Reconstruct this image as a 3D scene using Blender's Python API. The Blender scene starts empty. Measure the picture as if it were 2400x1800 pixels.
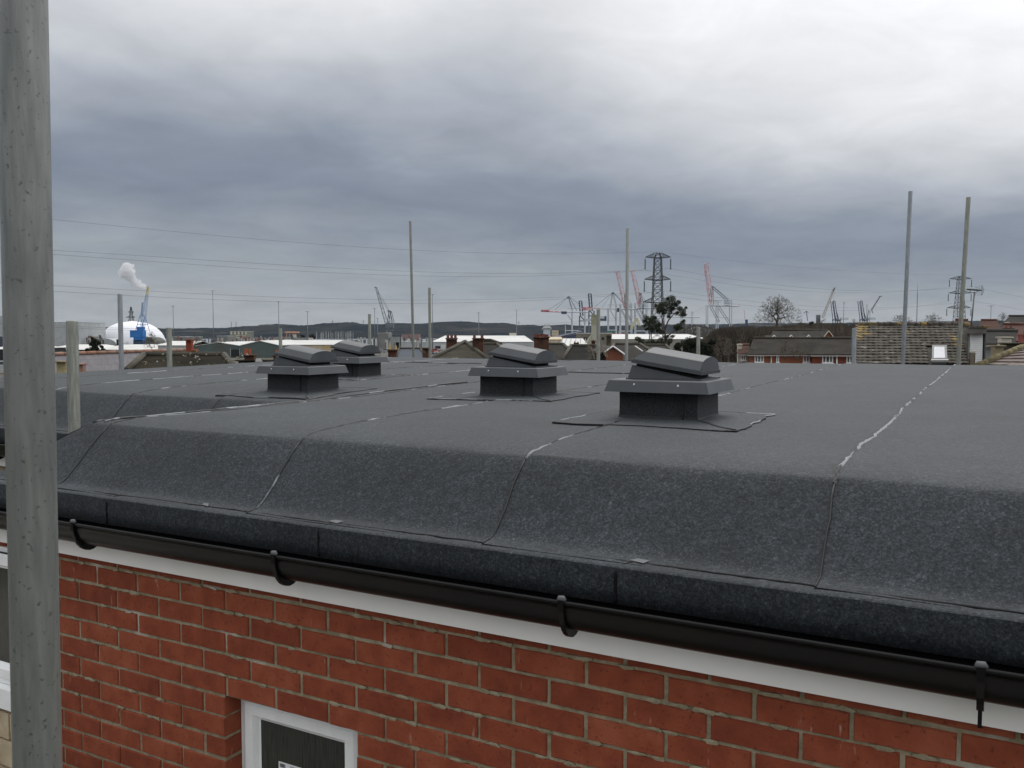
import bpy, bmesh, math, random
from math import sin, cos, pi, radians, sqrt, atan2, tan
from mathutils import Vector, Matrix, noise
random.seed(7)
rnd = random.random
def U(a, b): return a + (b - a) * rnd()
sc = bpy.context.scene
col = sc.collection

# ------------------------------------------------------------------ camera
F = 2090.0; PITCH = math.atan(117 / 2090.0)
cam = bpy.data.cameras.new('camera'); cam.lens = F / 2400 * 36; cam.sensor_width = 36
cam.clip_start = .05; cam.clip_end = 30000
camo = bpy.data.objects.new('camera', cam); col.objects.link(camo)
camo.location = (0, 0, 0); camo.rotation_euler = (pi / 2 - PITCH, 0, 0); sc.camera = camo
# ------------------------------------------------------------------ world
SUN_EL, SUN_AZ = 55, 15
w = bpy.data.worlds.new('World'); sc.world = w; w.use_nodes = True
nt = w.node_tree; N = nt.nodes; L = nt.links; N.clear()
def nn(tree, t, **k):
    n = tree.nodes.new(t)
    for a, b in k.items(): setattr(n, a, b)
    return n
def mth(tree, op, a, b=None, c=None):
    n = tree.nodes.new('ShaderNodeMath'); n.operation = op
    for i, s in enumerate((a, b, c)):
        if s is None: continue
        if isinstance(s, (int, float)): n.inputs[i].default_value = s
        else: tree.links.new(s, n.inputs[i])
    return n.outputs[0]
def ramp(tree, fac, stops):
    r = tree.nodes.new('ShaderNodeValToRGB'); e = r.color_ramp.elements
    while len(e) < len(stops): e.new(.5)
    for i, (p, c) in enumerate(stops):
        e[i].position = p
        e[i].color = (c[0], c[1], c[2], 1) if not isinstance(c, (int, float)) else (c, c, c, 1)
    tree.links.new(fac, r.inputs[0]); return r.outputs[0]
tc = nn(nt, 'ShaderNodeTexCoord'); sp = nn(nt, 'ShaderNodeSeparateXYZ'); L.new(tc.outputs['Generated'], sp.inputs[0])
X, Y, Z = sp.outputs
zc = mth(nt, 'MAXIMUM', Z, 0.0)
den = mth(nt, 'ADD', zc, .16)
cx = nn(nt, 'ShaderNodeCombineXYZ'); L.new(mth(nt, 'DIVIDE', X, den), cx.inputs[0]); L.new(mth(nt, 'DIVIDE', Y, den), cx.inputs[1])
def wnoise(scale, det, off, rough=.55, dist=0):
    m = nn(nt, 'ShaderNodeMapping'); m.inputs['Location'].default_value = off; m.inputs['Scale'].default_value = (scale, scale, 1)
    L.new(cx.outputs[0], m.inputs[0])
    n = nn(nt, 'ShaderNodeTexNoise'); n.inputs['Scale'].default_value = 1; n.inputs['Detail'].default_value = det
    n.inputs['Roughness'].default_value = rough; n.inputs['Distortion'].default_value = dist
    L.new(m.outputs[0], n.inputs['Vector']); return n.outputs[0]
n1 = wnoise(.55, 5, (3.1, 1.7, 0), .5, .3)
n2 = wnoise(1.5, 6, (7.3, 2.2, 0), .55, .4)
t = mth(nt, 'ADD', zc, mth(nt, 'MULTIPLY', mth(nt, 'SUBTRACT', n1, .5), mth(nt, 'MULTIPLY', mth(nt, 'MINIMUM', zc, .35), 1.3)))
t = mth(nt, 'ADD', t, mth(nt, 'MULTIPLY', mth(nt, 'SUBTRACT', n2, .5), .10))
t = mth(nt, 'ADD', t, mth(nt, 'MULTIPLY', mth(nt, 'ADD', mth(nt, 'MULTIPLY', mth(nt, 'MAXIMUM', X, 0.0), 1.35), mth(nt, 'MULTIPLY', mth(nt, 'MINIMUM', X, 0.0), .12)), mth(nt, 'MINIMUM', zc, .4)))
SKY = [(0, (.40, .43, .455)), (.035, (.37, .40, .435)), (.07, (.305, .342, .39)), (.12, (.222, .26, .328)), (.17, (.262, .30, .368)), (.22, (.42, .452, .512)),
       (.275, (.62, .645, .68)), (.35, (.84, .85, .87)), (.55, (1.15, 1.16, 1.18)), (1, (1.5, 1.52, 1.55))]
cl = ramp(nt, t, SKY)
fine = mth(nt, 'ADD', mth(nt, 'MULTIPLY', mth(nt, 'SUBTRACT', wnoise(3.2, 7, (1.3, 9, 0), .6, .6), .5), .36), 1.0)
cm = nn(nt, 'ShaderNodeMix', data_type='RGBA', blend_type='MULTIPLY'); cm.inputs[0].default_value = 1
L.new(cl, cm.inputs['A']); L.new(fine, cm.inputs['B'])
sky = nn(nt, 'ShaderNodeTexSky', sky_type='NISHITA'); sky.sun_disc = False
sky.sun_elevation = radians(SUN_EL); sky.sun_rotation = radians(SUN_AZ)
b1 = nn(nt, 'ShaderNodeBackground'); L.new(sky.outputs[0], b1.inputs[0]); b1.inputs[1].default_value = .05
b2 = nn(nt, 'ShaderNodeBackground'); L.new(cm.outputs['Result'], b2.inputs[0]); b2.inputs[1].default_value = 1.0
mx = nn(nt, 'ShaderNodeMixShader'); mx.inputs[0].default_value = .93
L.new(b1.outputs[0], mx.inputs[1]); L.new(b2.outputs[0], mx.inputs[2])
wo = nn(nt, 'ShaderNodeOutputWorld'); L.new(mx.outputs[0], wo.inputs[0])
# ------------------------------------------------------------------ sun
sd = bpy.data.lights.new('sun', 'SUN'); sd.energy = 1.2; sd.angle = radians(40); sd.color = (1, .96, .9)
so = bpy.data.objects.new('sun', sd); col.objects.link(so)
so.rotation_euler = (radians(90 - SUN_EL), 0, radians(180 - SUN_AZ))
sc.view_settings.view_transform = 'Standard'; sc.view_settings.look = 'None'
sc.view_settings.exposure = 0; sc.view_settings.gamma = 1; sc.view_settings.use_curve_mapping = False
sc.render.engine = 'CYCLES'; sc.cycles.max_bounces = 6; sc.cycles.volume_bounces = 2; sc.cycles.use_denoising = True

# ------------------------------------------------------------------ materials
MATS = {}
def mat(name, c, c2=None, scale=3, rough=.75, bump=0, bscale=None, metal=0, stretch=(1, 1, 1), lo=.38, hi=.62, spec=.4,
        rand=0, detail=5, coord='pos', c3=None, s3=1, lo3=.6, hi3=.66, sheen=0, bdist=.01, c3iso=False):
    if name in MATS: return MATS[name]
    m = bpy.data.materials.new(name); m.use_nodes = True; T = m.node_tree; b = T.nodes['Principled BSDF']
    b.inputs['Base Color'].default_value = (*c, 1); b.inputs['Roughness'].default_value = rough
    b.inputs['Metallic'].default_value = metal; b.inputs['Specular IOR Level'].default_value = spec
    if sheen: b.inputs['Sheen Weight'].default_value = sheen; b.inputs['Sheen Roughness'].default_value = .5
    if coord == 'pos': src = T.nodes.new('ShaderNodeNewGeometry').outputs['Position']
    else: src = T.nodes.new('ShaderNodeTexCoord').outputs['Object']
    mp = T.nodes.new('ShaderNodeMapping'); mp.inputs['Scale'].default_value = stretch; T.links.new(src, mp.inputs[0])
    def noi(s, d=detail):
        n = T.nodes.new('ShaderNodeTexNoise'); n.inputs['Scale'].default_value = s; n.inputs['Detail'].default_value = d
        T.links.new(mp.outputs[0], n.inputs['Vector']); return n.outputs[0]
    out = None
    if c2 is not None:
        out = ramp(T, noi(scale), [(lo, c), (hi, c2)])
    if c3 is not None:
        mxn = nn(T, 'ShaderNodeMix', data_type='RGBA'); n3 = noi(s3)
        if c3iso: T.links.new(src, n3.node.inputs['Vector'])
        f3 = ramp(T, n3, [(lo3, 0.0), (hi3, 1.0)])
        T.links.new(f3, mxn.inputs[0]); T.links.new(out, mxn.inputs['A']); mxn.inputs['B'].default_value = (*c3, 1); out = mxn.outputs['Result']
    if rand:
        oi = T.nodes.new('ShaderNodeObjectInfo'); hs = T.nodes.new('ShaderNodeHueSaturation')
        T.links.new(mth(T, 'ADD', mth(T, 'MULTIPLY', oi.outputs['Random'], rand), 1 - rand / 2), hs.inputs['Value'])
        T.links.new(mth(T, 'ADD', mth(T, 'MULTIPLY', oi.outputs['Random'], -.3 * rand), 1 + .1 * rand), hs.inputs['Saturation'])
        if out is None: hs.inputs['Color'].default_value = (*c, 1)
        else: T.links.new(out, hs.inputs['Color'])
        out = hs.outputs[0]
    if out is not None: T.links.new(out, b.inputs['Base Color'])
    if bump:
        bp = T.nodes.new('ShaderNodeBump'); bp.inputs['Strength'].default_value = bump; bp.inputs['Distance'].default_value = bdist
        T.links.new(noi(bscale or scale * 2), bp.inputs['Height']); T.links.new(bp.outputs[0], b.inputs['Normal'])
    MATS[name] = m; return m
def felt_mat():
    m = bpy.data.materials.new('mineral_felt'); m.use_nodes = True; T = m.node_tree; b = T.nodes['Principled BSDF']
    p = T.nodes.new('ShaderNodeNewGeometry').outputs['Position']
    def noi(s, d, r=.6):
        n = T.nodes.new('ShaderNodeTexNoise'); n.inputs['Scale'].default_value = s; n.inputs['Detail'].default_value = d
        n.inputs['Roughness'].default_value = r; T.links.new(p, n.inputs['Vector']); return n.outputs[0]
    g = noi(150, 3, .8); big = noi(1.7, 8, .7); mid = noi(62, 4, .8); gr = noi(24, 6, .95)
    f = mth(T, 'ADD', mth(T, 'MULTIPLY', g, .44), mth(T, 'ADD', mth(T, 'ADD', mth(T, 'MULTIPLY', mid, .26), mth(T, 'MULTIPLY', gr, .16)), mth(T, 'MULTIPLY', big, .14)))
    c = ramp(T, f, [(.40, (.0055, .0070, .0085)), (.50, (.0225, .0270, .0315)), (.575, (.050, .0585, .0665)), (.68, (.17, .19, .21))])
    T.links.new(c, b.inputs['Base Color'])
    b.inputs['Roughness'].default_value = .72; b.inputs['Specular IOR Level'].default_value = .28
    b.inputs['Sheen Weight'].default_value = .06; b.inputs['Sheen Roughness'].default_value = .4
    bp = T.nodes.new('ShaderNodeBump'); bp.inputs['Strength'].default_value = .5; bp.inputs['Distance'].default_value = .003
    T.links.new(mth(T, 'ADD', g, mth(T, 'MULTIPLY', mid, .6)), bp.inputs['Height']); T.links.new(bp.outputs[0], b.inputs['Normal'])
    return m
FELT = felt_mat()
KERBFELT = mat('kerb_felt', (.012, .013, .015), (.03, .032, .036), scale=160, rough=.7, bump=.5, bscale=120, bdist=.003)
def bead_mat(lo=.54):
    m = bpy.data.materials.new('bitumen_bead'); m.use_nodes = True; T = m.node_tree; b = T.nodes['Principled BSDF']
    p = T.nodes.new('ShaderNodeNewGeometry').outputs['Position']
    n = T.nodes.new('ShaderNodeTexNoise'); n.inputs['Scale'].default_value = 5; n.inputs['Detail'].default_value = 5; T.links.new(p, n.inputs['Vector'])
    T.links.new(ramp(T, n.outputs[0], [(lo, (.010, .010, .011)), (lo + .05, (.23, .24, .25))]), b.inputs['Base Color'])
    b.inputs['Roughness'].default_value = .55
    return m
mat('black_bitumen', (.004, .004, .005), rough=.7, spec=.2); BEAD = bead_mat(); BEADP = bead_mat(.46); BEADS = bead_mat(.64)
def brick_mat():
    m = bpy.data.materials.new('red_brick'); m.use_nodes = True; T = m.node_tree; b = T.nodes['Principled BSDF']
    p = T.nodes.new('ShaderNodeNewGeometry').outputs['Position']; oi = T.nodes.new('ShaderNodeObjectInfo')
    def noi(s, d, st=(1, 1, 1)):
        mp = T.nodes.new('ShaderNodeMapping'); mp.inputs['Scale'].default_value = st; T.links.new(p, mp.inputs[0])
        n = T.nodes.new('ShaderNodeTexNoise'); n.inputs['Scale'].default_value = s; n.inputs['Detail'].default_value = d
        T.links.new(mp.outputs[0], n.inputs['Vector']); return n.outputs[0]
    f = mth(T, 'ADD', mth(T, 'MULTIPLY', noi(14, 5), .75), mth(T, 'MULTIPLY', oi.outputs['Random'], .25))
    c = ramp(T, f, [(.25, (.165, .036, .018)), (.5, (.232, .055, .026)), (.75, (.30, .084, .042))])
    # darker red-purple speckle, pale scratches and efflorescence
    mx1 = nn(T, 'ShaderNodeMix', data_type='RGBA'); T.links.new(ramp(T, noi(90, 3), [(.60, 0.0), (.72, .6)]), mx1.inputs[0])
    T.links.new(c, mx1.inputs['A']); mx1.inputs['B'].default_value = (.09, .018, .012, 1)
    mx2 = nn(T, 'ShaderNodeMix', data_type='RGBA'); T.links.new(mth(T, 'MULTIPLY', ramp(T, noi(60, 4, (1, 1, .25)), [(.66, 0.0), (.74, .8)]), ramp(T, noi(4, 2), [(.5, 0.0), (.6, 1.0)])), mx2.inputs[0])
    T.links.new(mx1.outputs['Result'], mx2.inputs['A']); mx2.inputs['B'].default_value = (.42, .26, .2, 1)
    T.links.new(mx2.outputs['Result'], b.inputs['Base Color']); b.inputs['Roughness'].default_value = .85; b.inputs['Specular IOR Level'].default_value = .25
    bp = T.nodes.new('ShaderNodeBump'); bp.inputs['Strength'].default_value = .5; bp.inputs['Distance'].default_value = .003
    T.links.new(noi(120, 6), bp.inputs['Height']); T.links.new(bp.outputs[0], b.inputs['Normal'])
    return m
BRICK = brick_mat()
MORTAR = mat('mortar', (.21, .175, .11), (.31, .265, .18), scale=30, rough=.95, bump=.8, bscale=140, c3=(.50, .48, .43), s3=3.5, lo3=.62, hi3=.72, bdist=.004)
UPVC = mat('white_upvc', (.88, .89, .89), (.80, .81, .80), scale=6, rough=.35)
FASCIA = mat('fascia_board', (.88, .87, .84), (.82, .81, .77), scale=3, rough=.4)
BLACKPLA = mat('black_plastic', (.004, .004, .005), (.006, .006, .006), scale=4, rough=.30, spec=.22)
VENT = mat('vent_grey_plastic', (.050, .055, .062), (.060, .066, .073), scale=9, rough=.5, spec=.5)
VENTDK = mat('vent_dark_mesh', (.008, .008, .009), rough=.8)
GLASSDK = mat('window_glass', (.03, .032, .030), (.055, .055, .048), scale=40, stretch=(9, 9, .3), rough=.2, spec=.35)
STICK = mat('white_sticker', (.72, .73, .74), rough=.5)
INK = mat('sticker_ink', (.05, .05, .06), rough=.6)
SCREW = mat('screw_zinc', (.7, .7, .7), rough=.3, metal=.6)
def pole_mat(name, c1, c2, c3):
    return mat(name, c1, c2, scale=75, stretch=(1.2, 1.2, .16), rough=.42, metal=.45, bump=.35, bscale=160, c3=c3, s3=170, lo3=.62, hi3=.70, c3iso=True, lo=.36, hi=.64, coord='obj', bdist=.003, detail=7)
POLE = pole_mat('galvanised_tube', (.185, .195, .185), (.255, .265, .248), (.12, .125, .118))
POLEB = pole_mat('weathered_tube', (.125, .13, .112), (.20, .205, .18), (.10, .10, .08))
POLEC = pole_mat('bluish_tube', (.14, .155, .165), (.20, .22, .235), (.12, .13, .14))
STONE = mat('buff_stone', (.42, .33, .21), (.55, .46, .33), scale=9, rough=.9, bump=.6, c3=(.38, .2, .12), s3=6, lo3=.6)

# ------------------------------------------------------------------ mesh helpers
class MB:
    def __init__(s): s.v = []; s.f = []; s.sm = []
    def add(s, vs, fs, smooth=False):
        o = len(s.v); s.v += [tuple(v) for v in vs]; s.f += [tuple(i + o for i in f) for f in fs]; s.sm += [smooth] * len(fs); return s
    def box(s, x0, x1, y0, y1, z0, z1):
        return s.add([(x0, y0, z0), (x1, y0, z0), (x1, y1, z0), (x0, y1, z0), (x0, y0, z1), (x1, y0, z1), (x1, y1, z1), (x0, y1, z1)],
                     [(0, 3, 2, 1), (4, 5, 6, 7), (0, 1, 5, 4), (1, 2, 6, 5), (2, 3, 7, 6), (3, 0, 4, 7)])
    def hexa(s, b, t):   # bottom ring, top ring of equal length (counter-clockwise from above)
        n = len(b); return s.add(list(b) + list(t), [tuple(range(n - 1, -1, -1)), tuple(range(n, 2 * n))] + [(i, (i + 1) % n, n + (i + 1) % n, n + i) for i in range(n)])
    def tube(s, pts, r, n=6, cap=True, smooth=True):
        pts = [Vector(p) for p in pts]; rs = r if isinstance(r, (list, tuple)) else [r] * len(pts); o = len(s.v); prev = None
        for i, p in enumerate(pts):
            d = (pts[min(i + 1, len(pts) - 1)] - pts[max(i - 1, 0)])
            if d.length < 1e-9: d = Vector((0, 0, 1))
            d.normalize(); a = Vector((0, 0, 1)) if abs(d.z) < .9 else Vector((1, 0, 0))
            e1 = d.cross(a).normalized()
            if prev is not None:
                q = (prev - d * prev.dot(d))
                if q.length > 1e-6: e1 = q.normalized()
            prev = e1; e2 = d.cross(e1)
            for k in range(n):
                th = 2 * pi * k / n; s.v.append(tuple(p + (e1 * cos(th) + e2 * sin(th)) * rs[i]))
        m = len(pts)
        for i in range(m - 1):
            for k in range(n):
                s.f.append((o + i * n + k, o + i * n + (k + 1) % n, o + (i + 1) * n + (k + 1) % n, o + (i + 1) * n + k)); s.sm.append(smooth)
        if cap:
            s.f.append(tuple(o + k for k in range(n - 1, -1, -1))); s.f.append(tuple(o + (m - 1) * n + k for k in range(n))); s.sm += [False, False]
        return s
    def bar(s, p, q, w): return s.tube([p, q], w * .7, 4, True, False)
    def grid(s, rows, smooth=True):
        n = len(rows[0]); o = len(s.v)
        for r in rows: s.v += [tuple(p) for p in r]
        for i in range(len(rows) - 1):
            for j in range(n - 1):
                s.f.append((o + i * n + j, o + i * n + j + 1, o + (i + 1) * n + j + 1, o + (i + 1) * n + j)); s.sm.append(smooth)
        return s
    def lattice(s, p, q, w0, w1, t, n, side=None):
        """box lattice girder from p to q"""
        p = Vector(p); q = Vector(q); d = (q - p).normalized(); a = Vector((0, 1, 0)) if abs(d.y) < .9 else Vector((0, 0, 1))
        e1 = d.cross(a).normalized(); e2 = d.cross(e1)
        def c(k, f):
            w_ = (w0 + (w1 - w0) * f) / 2; sx, sy = ((-1, -1), (1, -1), (1, 1), (-1, 1))[k % 4]
            return p + (q - p) * f + e1 * sx * w_ + e2 * sy * w_
        for k in range(4): s.bar(c(k, 0), c(k, 1), t)
        for i in range(n):
            for k in range(4):
                s.bar(c(k, i / n), c(k + 1, (i + 1) / n), t * .6)
                if i % 2 == 0: s.bar(c(k, i / n), c(k + 1, i / n), t * .6)
        return s
    def mesh(s, name, m):
        me = bpy.data.meshes.new(name); me.from_pydata(s.v, [], s.f)
        ms = m if isinstance(m, (list, tuple)) else [m]
        for x in ms: me.materials.append(x)
        me.polygons.foreach_set('use_smooth', s.sm); me.update(); return me
    def build(s, name, m, parent=None):
        o = bpy.data.objects.new(name, s.mesh(name, m)); col.objects.link(o)
        if parent is not None: o.parent = parent
        return o
def tag(o, label=None, cat=None, group=None, kind=None):
    if label: o['label'] = label
    if cat: o['category'] = cat
    if group: o['group'] = group
    if kind: o['kind'] = kind
    return o
def empty(name, label, cat, loc=(0, 0, 0), rz=0, group=None):
    o = bpy.data.objects.new(name, None); col.objects.link(o); o.location = loc; o.rotation_euler = (0, 0, rz); o.empty_display_size = .1
    return tag(o, label, cat, group)
def inst(me, name, parent, loc=(0, 0, 0), rot=(0, 0, 0), scale=None):
    o = bpy.data.objects.new(name, me); col.objects.link(o); o.parent = parent; o.location = loc; o.rotation_euler = rot
    if scale: o.scale = scale
    return o
def copy_tree(o, parent=None):
    c = o.copy(); col.objects.link(c); c.parent = parent
    for ch in list(o.children): copy_tree(ch, c)
    return c
def P(x, y, D):
    """world point seen at pixel x, y of the 2400 px photograph, at world distance D ahead"""
    dx = (x - 1200) / F; dz = -(y - 900) / F
    d = Vector((dx, cos(PITCH) + dz * sin(PITCH), -sin(PITCH) + dz * cos(PITCH)))
    return d * (D / d.y)
def nz(x, y=0, z=0): return noise.noise(Vector((x, y, z)))

# ------------------------------------------------------------------ the near house, local frame: u along the eave, v inwards, z up
X0, Y0, A0 = -1.5749, 3.3347, -.876
YAW = -.503
house = empty('house', 'new red brick house with grey felt flat roof, black gutter and white fascia', 'house', (X0, Y0, 0), YAW)
def HW(u, v, z): return Vector((X0 + u * cos(YAW) - v * sin(YAW), Y0 + u * sin(YAW) + v * cos(YAW), z))
UC = -.29; VF = .20; VR = 1.45; UL = -3.8; UR = 7.0; VB = 6.35; SK = 1.55
def front(u): return VF if u >= UC else VR
def dedge(u, v):
    if v < VR: return min(v - VF, u - UC)
    if u < UC: return v - VR
    d1 = v - VF; dc = sqrt((u - UC) ** 2 + (v - VR) ** 2)
    return min(d1, dc)
def lerp(tab, x):
    if x <= tab[0][0]: return tab[0][1]
    for (a, b), (c, d) in zip(tab, tab[1:]):
        if x <= c: return b + (d - b) * (x - a) / (c - a)
    return tab[-1][1]
RZT = [(0, -.368), (.05, -.3585), (.12, -.351), (.25, -.343), (.5, -.3345), (1.0, -.325), (3.0, -.300), (6.0, -.262), (7, -.258)]
def roofz(u, v):
    z = lerp(RZT, max(0, dedge(u, v)))
    base = lerp([(0, -.345), (1, -.3245), (6.1, -.262), (7, -.258)], v - VF)
    z = min(z, base) if u > UC else z * .5 + min(z, base) * .5
    return z + .005 * nz(u * 1.3, v * 1.1, 2) + .0016 * nz(u * 6, v * 6, 5)
PROF = [(0, -.368), (.008, -.3725), (.020, -.382), (.05, -.410), (.10, -.460), (.15, -.512), (.195, -.556), (.214, -.571), (.228, -.5765), (.262, -.5795), (.275, -.582)]
def seam_wob(k, v): return (-.13 * (1 - min(1, max(0, (v - .25) / .5))) if k == 10 else 0) + .010 * nz(k * 7.3, v * 1.1) + .006 * nz(k * 3.1, v * 5) + .0035 * nz(k * 1.7, v * 22)
def vrows(v0):
    r = [v0 + a for a in (0, .015, .035, .06, .09, .13, .18, .24, .32, .42, .55, .7)]
    v = v0 + .85
    while v < VB: r.append(v); v += .12
    r.append(VB); return r
def sheet(u0, u1, k, name='felt_sheet', wob0=True, wob1=True, vfront=None, slope=True, lift=True):
    vf = front((u0 + u1) / 2) if vfront is None else vfront
    nu = max(4, int((u1 - u0) / .07)); rows = []
    def edge(v, f):
        a = u0 + (seam_wob(k, v) if wob0 else 0); b = u1 + (seam_wob(k + 1, v) + .04 if wob1 else 0)
        return a + (b - a) * f
    def lf(f): return (.0045 * (1 - f) + .0005) if lift else .0005
    if slope:
        for d, z in reversed(PROF):
            rows.append([(edge(vf - d, j / nu), vf - d - .003 * nz(edge(vf, j / nu) * 3, d * 9), z + lf(j / nu) * 1.2 + .004 * nz(edge(vf, j / nu) * 2.5, d * 8, 4)) for j in range(nu + 1)])
    for v in vrows(vf)[1 if slope else 0:]:
        rows.append([(edge(v, j / nu), v, roofz(edge(v, j / nu), v) + lf(j / nu)) for j in range(nu + 1)])
    mb = MB(); mb.grid(rows)
    mb.grid([[(r[0][0], r[0][1], r[0][2] - .006) for r in rows], [r[0] for r in rows]], False)
    o = mb.build(name, FELT, house)
    # bitumen bead squeezed out of the lap
    if wob0:
        pts = []
        for a, b in zip(rows, rows[1:]):
            pa, pb = Vector(a[0]), Vector(b[0]); n = max(1, int((pb - pa).length / .028))
            for i in range(n):
                q = pa.lerp(pb, i / n); s_ = q.y
                pts.append((q.x - .001 + .003 * nz(s_ * 24, k * 5.), q.y, q.z - .0025 + .001 * nz(s_ * 40, k)))
        rr = [.0032 + .0035 * max(0, nz(p[1] * 8, k * 2.2)) + .001 * nz(p[1] * 40, k) for p in pts]
        pale = k in (13, 2, 4); q1 = [i for i, p in enumerate(pts) if p[1] < vf - .01]; q2 = [i for i, p in enumerate(pts) if p[1] >= vf - .04]
        random.seed(k)
        if len(q1) > 2: MB().tube([(pts[i][0] + .003 * nz(i * .8, k), pts[i][1] - .0015, pts[i][2] + .003) for i in q1], [rr[i] * .75 for i in q1], 5).build('bitumen_bead', BEADS, o)
        MB().tube([(pts[i][0] + U(-.004, .004), pts[i][1], pts[i][2] + .0022) for i in q2], [rr[i] * U(.6, 1.6) * (1.1 if pale else .95) for i in q2], 5, True, False).build('bitumen_bead', BEADP if pale else BEAD, o)
    return o
SE = [-.03, .86, 1.75, 2.63, 3.52, 4.4, 5.28, 6.16, UR]
for k in range(len(SE) - 1): sheet(SE[k], SE[k + 1], k + 10, wob1=k < len(SE) - 2)
sheet(UC, SE[0], 9, wob0=False)
SL = [-3.8, -3.22, -2.38, -1.62, -.88, UC]
for k in range(len(SL) - 1): sheet(SL[k], SL[k + 1], k + 2, wob0=k > 0, wob1=k < len(SL) - 2)
# end lap running across the far part of the roof
for (ua, ub, vv, kk) in ((-.75, 1.0, 4.15, 61), (-3.0, -1.4, 5.2, 62), (3.4, 5.0, 3.4, 63)):
    pts = [(ua + (ub - ua) * i / 60, vv + .006 * nz(i * .7, kk), roofz(ua + (ub - ua) * i / 60, vv) + .006) for i in range(61)]
    MB().tube(pts, .006, 5).build('bitumen_bead', BEAD, house)
# hip corner of the projecting bay: left triangle of the front slope, side slope
def off(d, which):    # corner point at offset d
    return (UC - SK * d, VF - d)
rows = []
for d, z in reversed(PROF):
    cu, cv = off(d, 0); n = 6
    rows.append([(cu + (UC - cu) * j / n, cv, z + .001 - .004 * (1 - j / n)) for j in range(n + 1)])
MB().grid(rows).build('felt_sheet', FELT, house)
rows = []
for d, z in PROF:
    cu, cv = off(d, 0); rows.append([(cu, cv + (VR - d * 1.0 - cv + .02) * j / 14, z - .002 + .003 * nz(d * 9, j * .4)) for j in range(15)])
sd_ = MB().grid([list(reversed(r)) for r in rows]).build('felt_sheet', FELT, house)
# inner side edge lap (seam with pale bead along the bay's left edge)
pts = [(UC + .02 + .008 * nz(v * 9, 3), v, roofz(UC + .02, v) + .006) for v in [VF + i * (VR + .25 - VF) / 60 for i in range(61)]]
MB().tube(pts, [.005 + .004 * max(0, nz(p[1] * 6, 4)) for p in pts], 5).build('bitumen_bead', BEAD, house)
pts = [(UC + .06 + .14 * i / 70 * 1.0 + .008 * nz(i * .3, 13), VF + .02 + i * (2.6) / 70, roofz(UC + .08, VF + .02 + i * 2.6 / 70) + .006) for i in range(71)]
MB().tube(pts, [.004 + .004 * max(0, nz(p[1] * 5, 14)) for p in pts], 5).build('bitumen_bead', BEAD, house)
# drip edge strip: follows recess front, bay side, bay front; sections lapped every metre
def ring(d): # offset d outwards from the slope top, as a polyline
    ds = min(d, .29) * SK + max(0, d - .29)
    return [(UL - .0, VR - d), (UC - ds, VR - d), (UC - ds, VF - d), (UR, VF - d)]
def drip(ua, ub, vf, k, endl=True):
    n = max(3, int(abs(ub - ua) / .05)); pr = [(.255, -.5795), (.280, -.5830), (.2955, -.5860), (.2985, -.589), (.299, -.640), (.297, -.682), (.288, -.683)]
    rows = [[(ua + (ub - ua) * j / n, vf - d - .0015 * (1 - j / n) + .0012 * nz(j * .35, k, z * 30), z + .003 + .002 * nz(j * .3, k * 2)) for j in range(n + 1)] for d, z in pr]
    mb = MB(); rv = list(reversed(rows)); mb.grid(rv[:4]); mb.grid(rv[3:])
    mb.grid([[(r[0][0], r[0][1] + .006, r[0][2] - .003) for r in reversed(rows)], [r[0] for r in reversed(rows)]], False)
    o = mb.build('drip_strip', FELT, house)
    return o
DJ = [UC - SK * .29, .204, 1.182, 2.15, 3.1, 4.07, 5.03, 6.0, UR]
for k in range(len(DJ) - 1):
    o = drip(DJ[k], DJ[k + 1] + (.05 if k < len(DJ) - 2 else 0), VF, k + 30)
    if k:
        pts = [(DJ[k] + .003 * nz(i * .5, k), VF - .3, -.600 - .075 * i / 10) for i in range(11)]
        pts = [(DJ[k] + .03, VF - .262, -.577), (DJ[k] + .012, VF - .28, -.582)] + pts
        MB().tube(pts, [.003 + .0022 * rnd() for _ in pts], 5).build('bitumen_bead', MATS['black_bitumen'], o)
for ua, ub in ((-3.8, -2.9), (-2.9, -1.9), (-1.9, -.98)): drip(ua, ub, VR, 70 + ua)
cu = UC - SK * .29
MB().box(cu - .004, cu + .02, VF - .297, VR - .297, -.683, -.586).build('drip_strip', FELT, house)
BITU = MATS.get('black_bitumen')
# lap line between slope sheets and drip strip
def lapline(ua, ub, vf, k):
    n = int((ub - ua) / .02)
    pts = [(ua + (ub - ua) * i / n, vf - .262 + .008 * nz(i * .06, k) + .006 * nz(i * .33, k) + (.010 if nz(i * .02, k + 5) > .25 else 0), -.5775) for i in range(n + 1)]
    MB().tube(pts, [.0034 + .0016 * nz(i * .5, k) for i in range(n + 1)], 4).build('bitumen_bead', BITU, house)
lapline(cu + .02, UR, VF, 3); lapline(UL, cu - .05, VR, 5)
for (u_, s_) in ((1.205, 1), (2.19, 1), (.655, -1)):   # torn pale tabs at joints
    MB().add([(u_ - .02, VF - .258, -.573), (u_ + .022, VF - .268, -.574), (u_ + .03 * s_, VF - .245, -.571), (u_ - .005, VF - .240, -.571)], [(0, 1, 2, 3)]).build('torn_felt_tab', mat('pale_felt_tab', (.11, .115, .12), rough=.7), house)
# roof deck and walls under the felt
TIMBER = mat('dark_deck', (.03, .03, .03), rough=.9)
mb = MB(); mb.box(UL + .02, UR - .02, VR + .12, VB - .02, -.80, -.46); mb.box(UC - .38, UR - .02, .0, VR - .2, -.80, -.60); mb.build('roof_deck', TIMBER, house)
# far and side edge trims
mb = MB(); mb.box(UL - .03, UR, VB - .01, VB + .03, -.50, -.272); mb.box(UL - .03, UL, VR - .2, VB, -.5, -.36); mb.build('edge_trim', KERBFELT, house)
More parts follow.
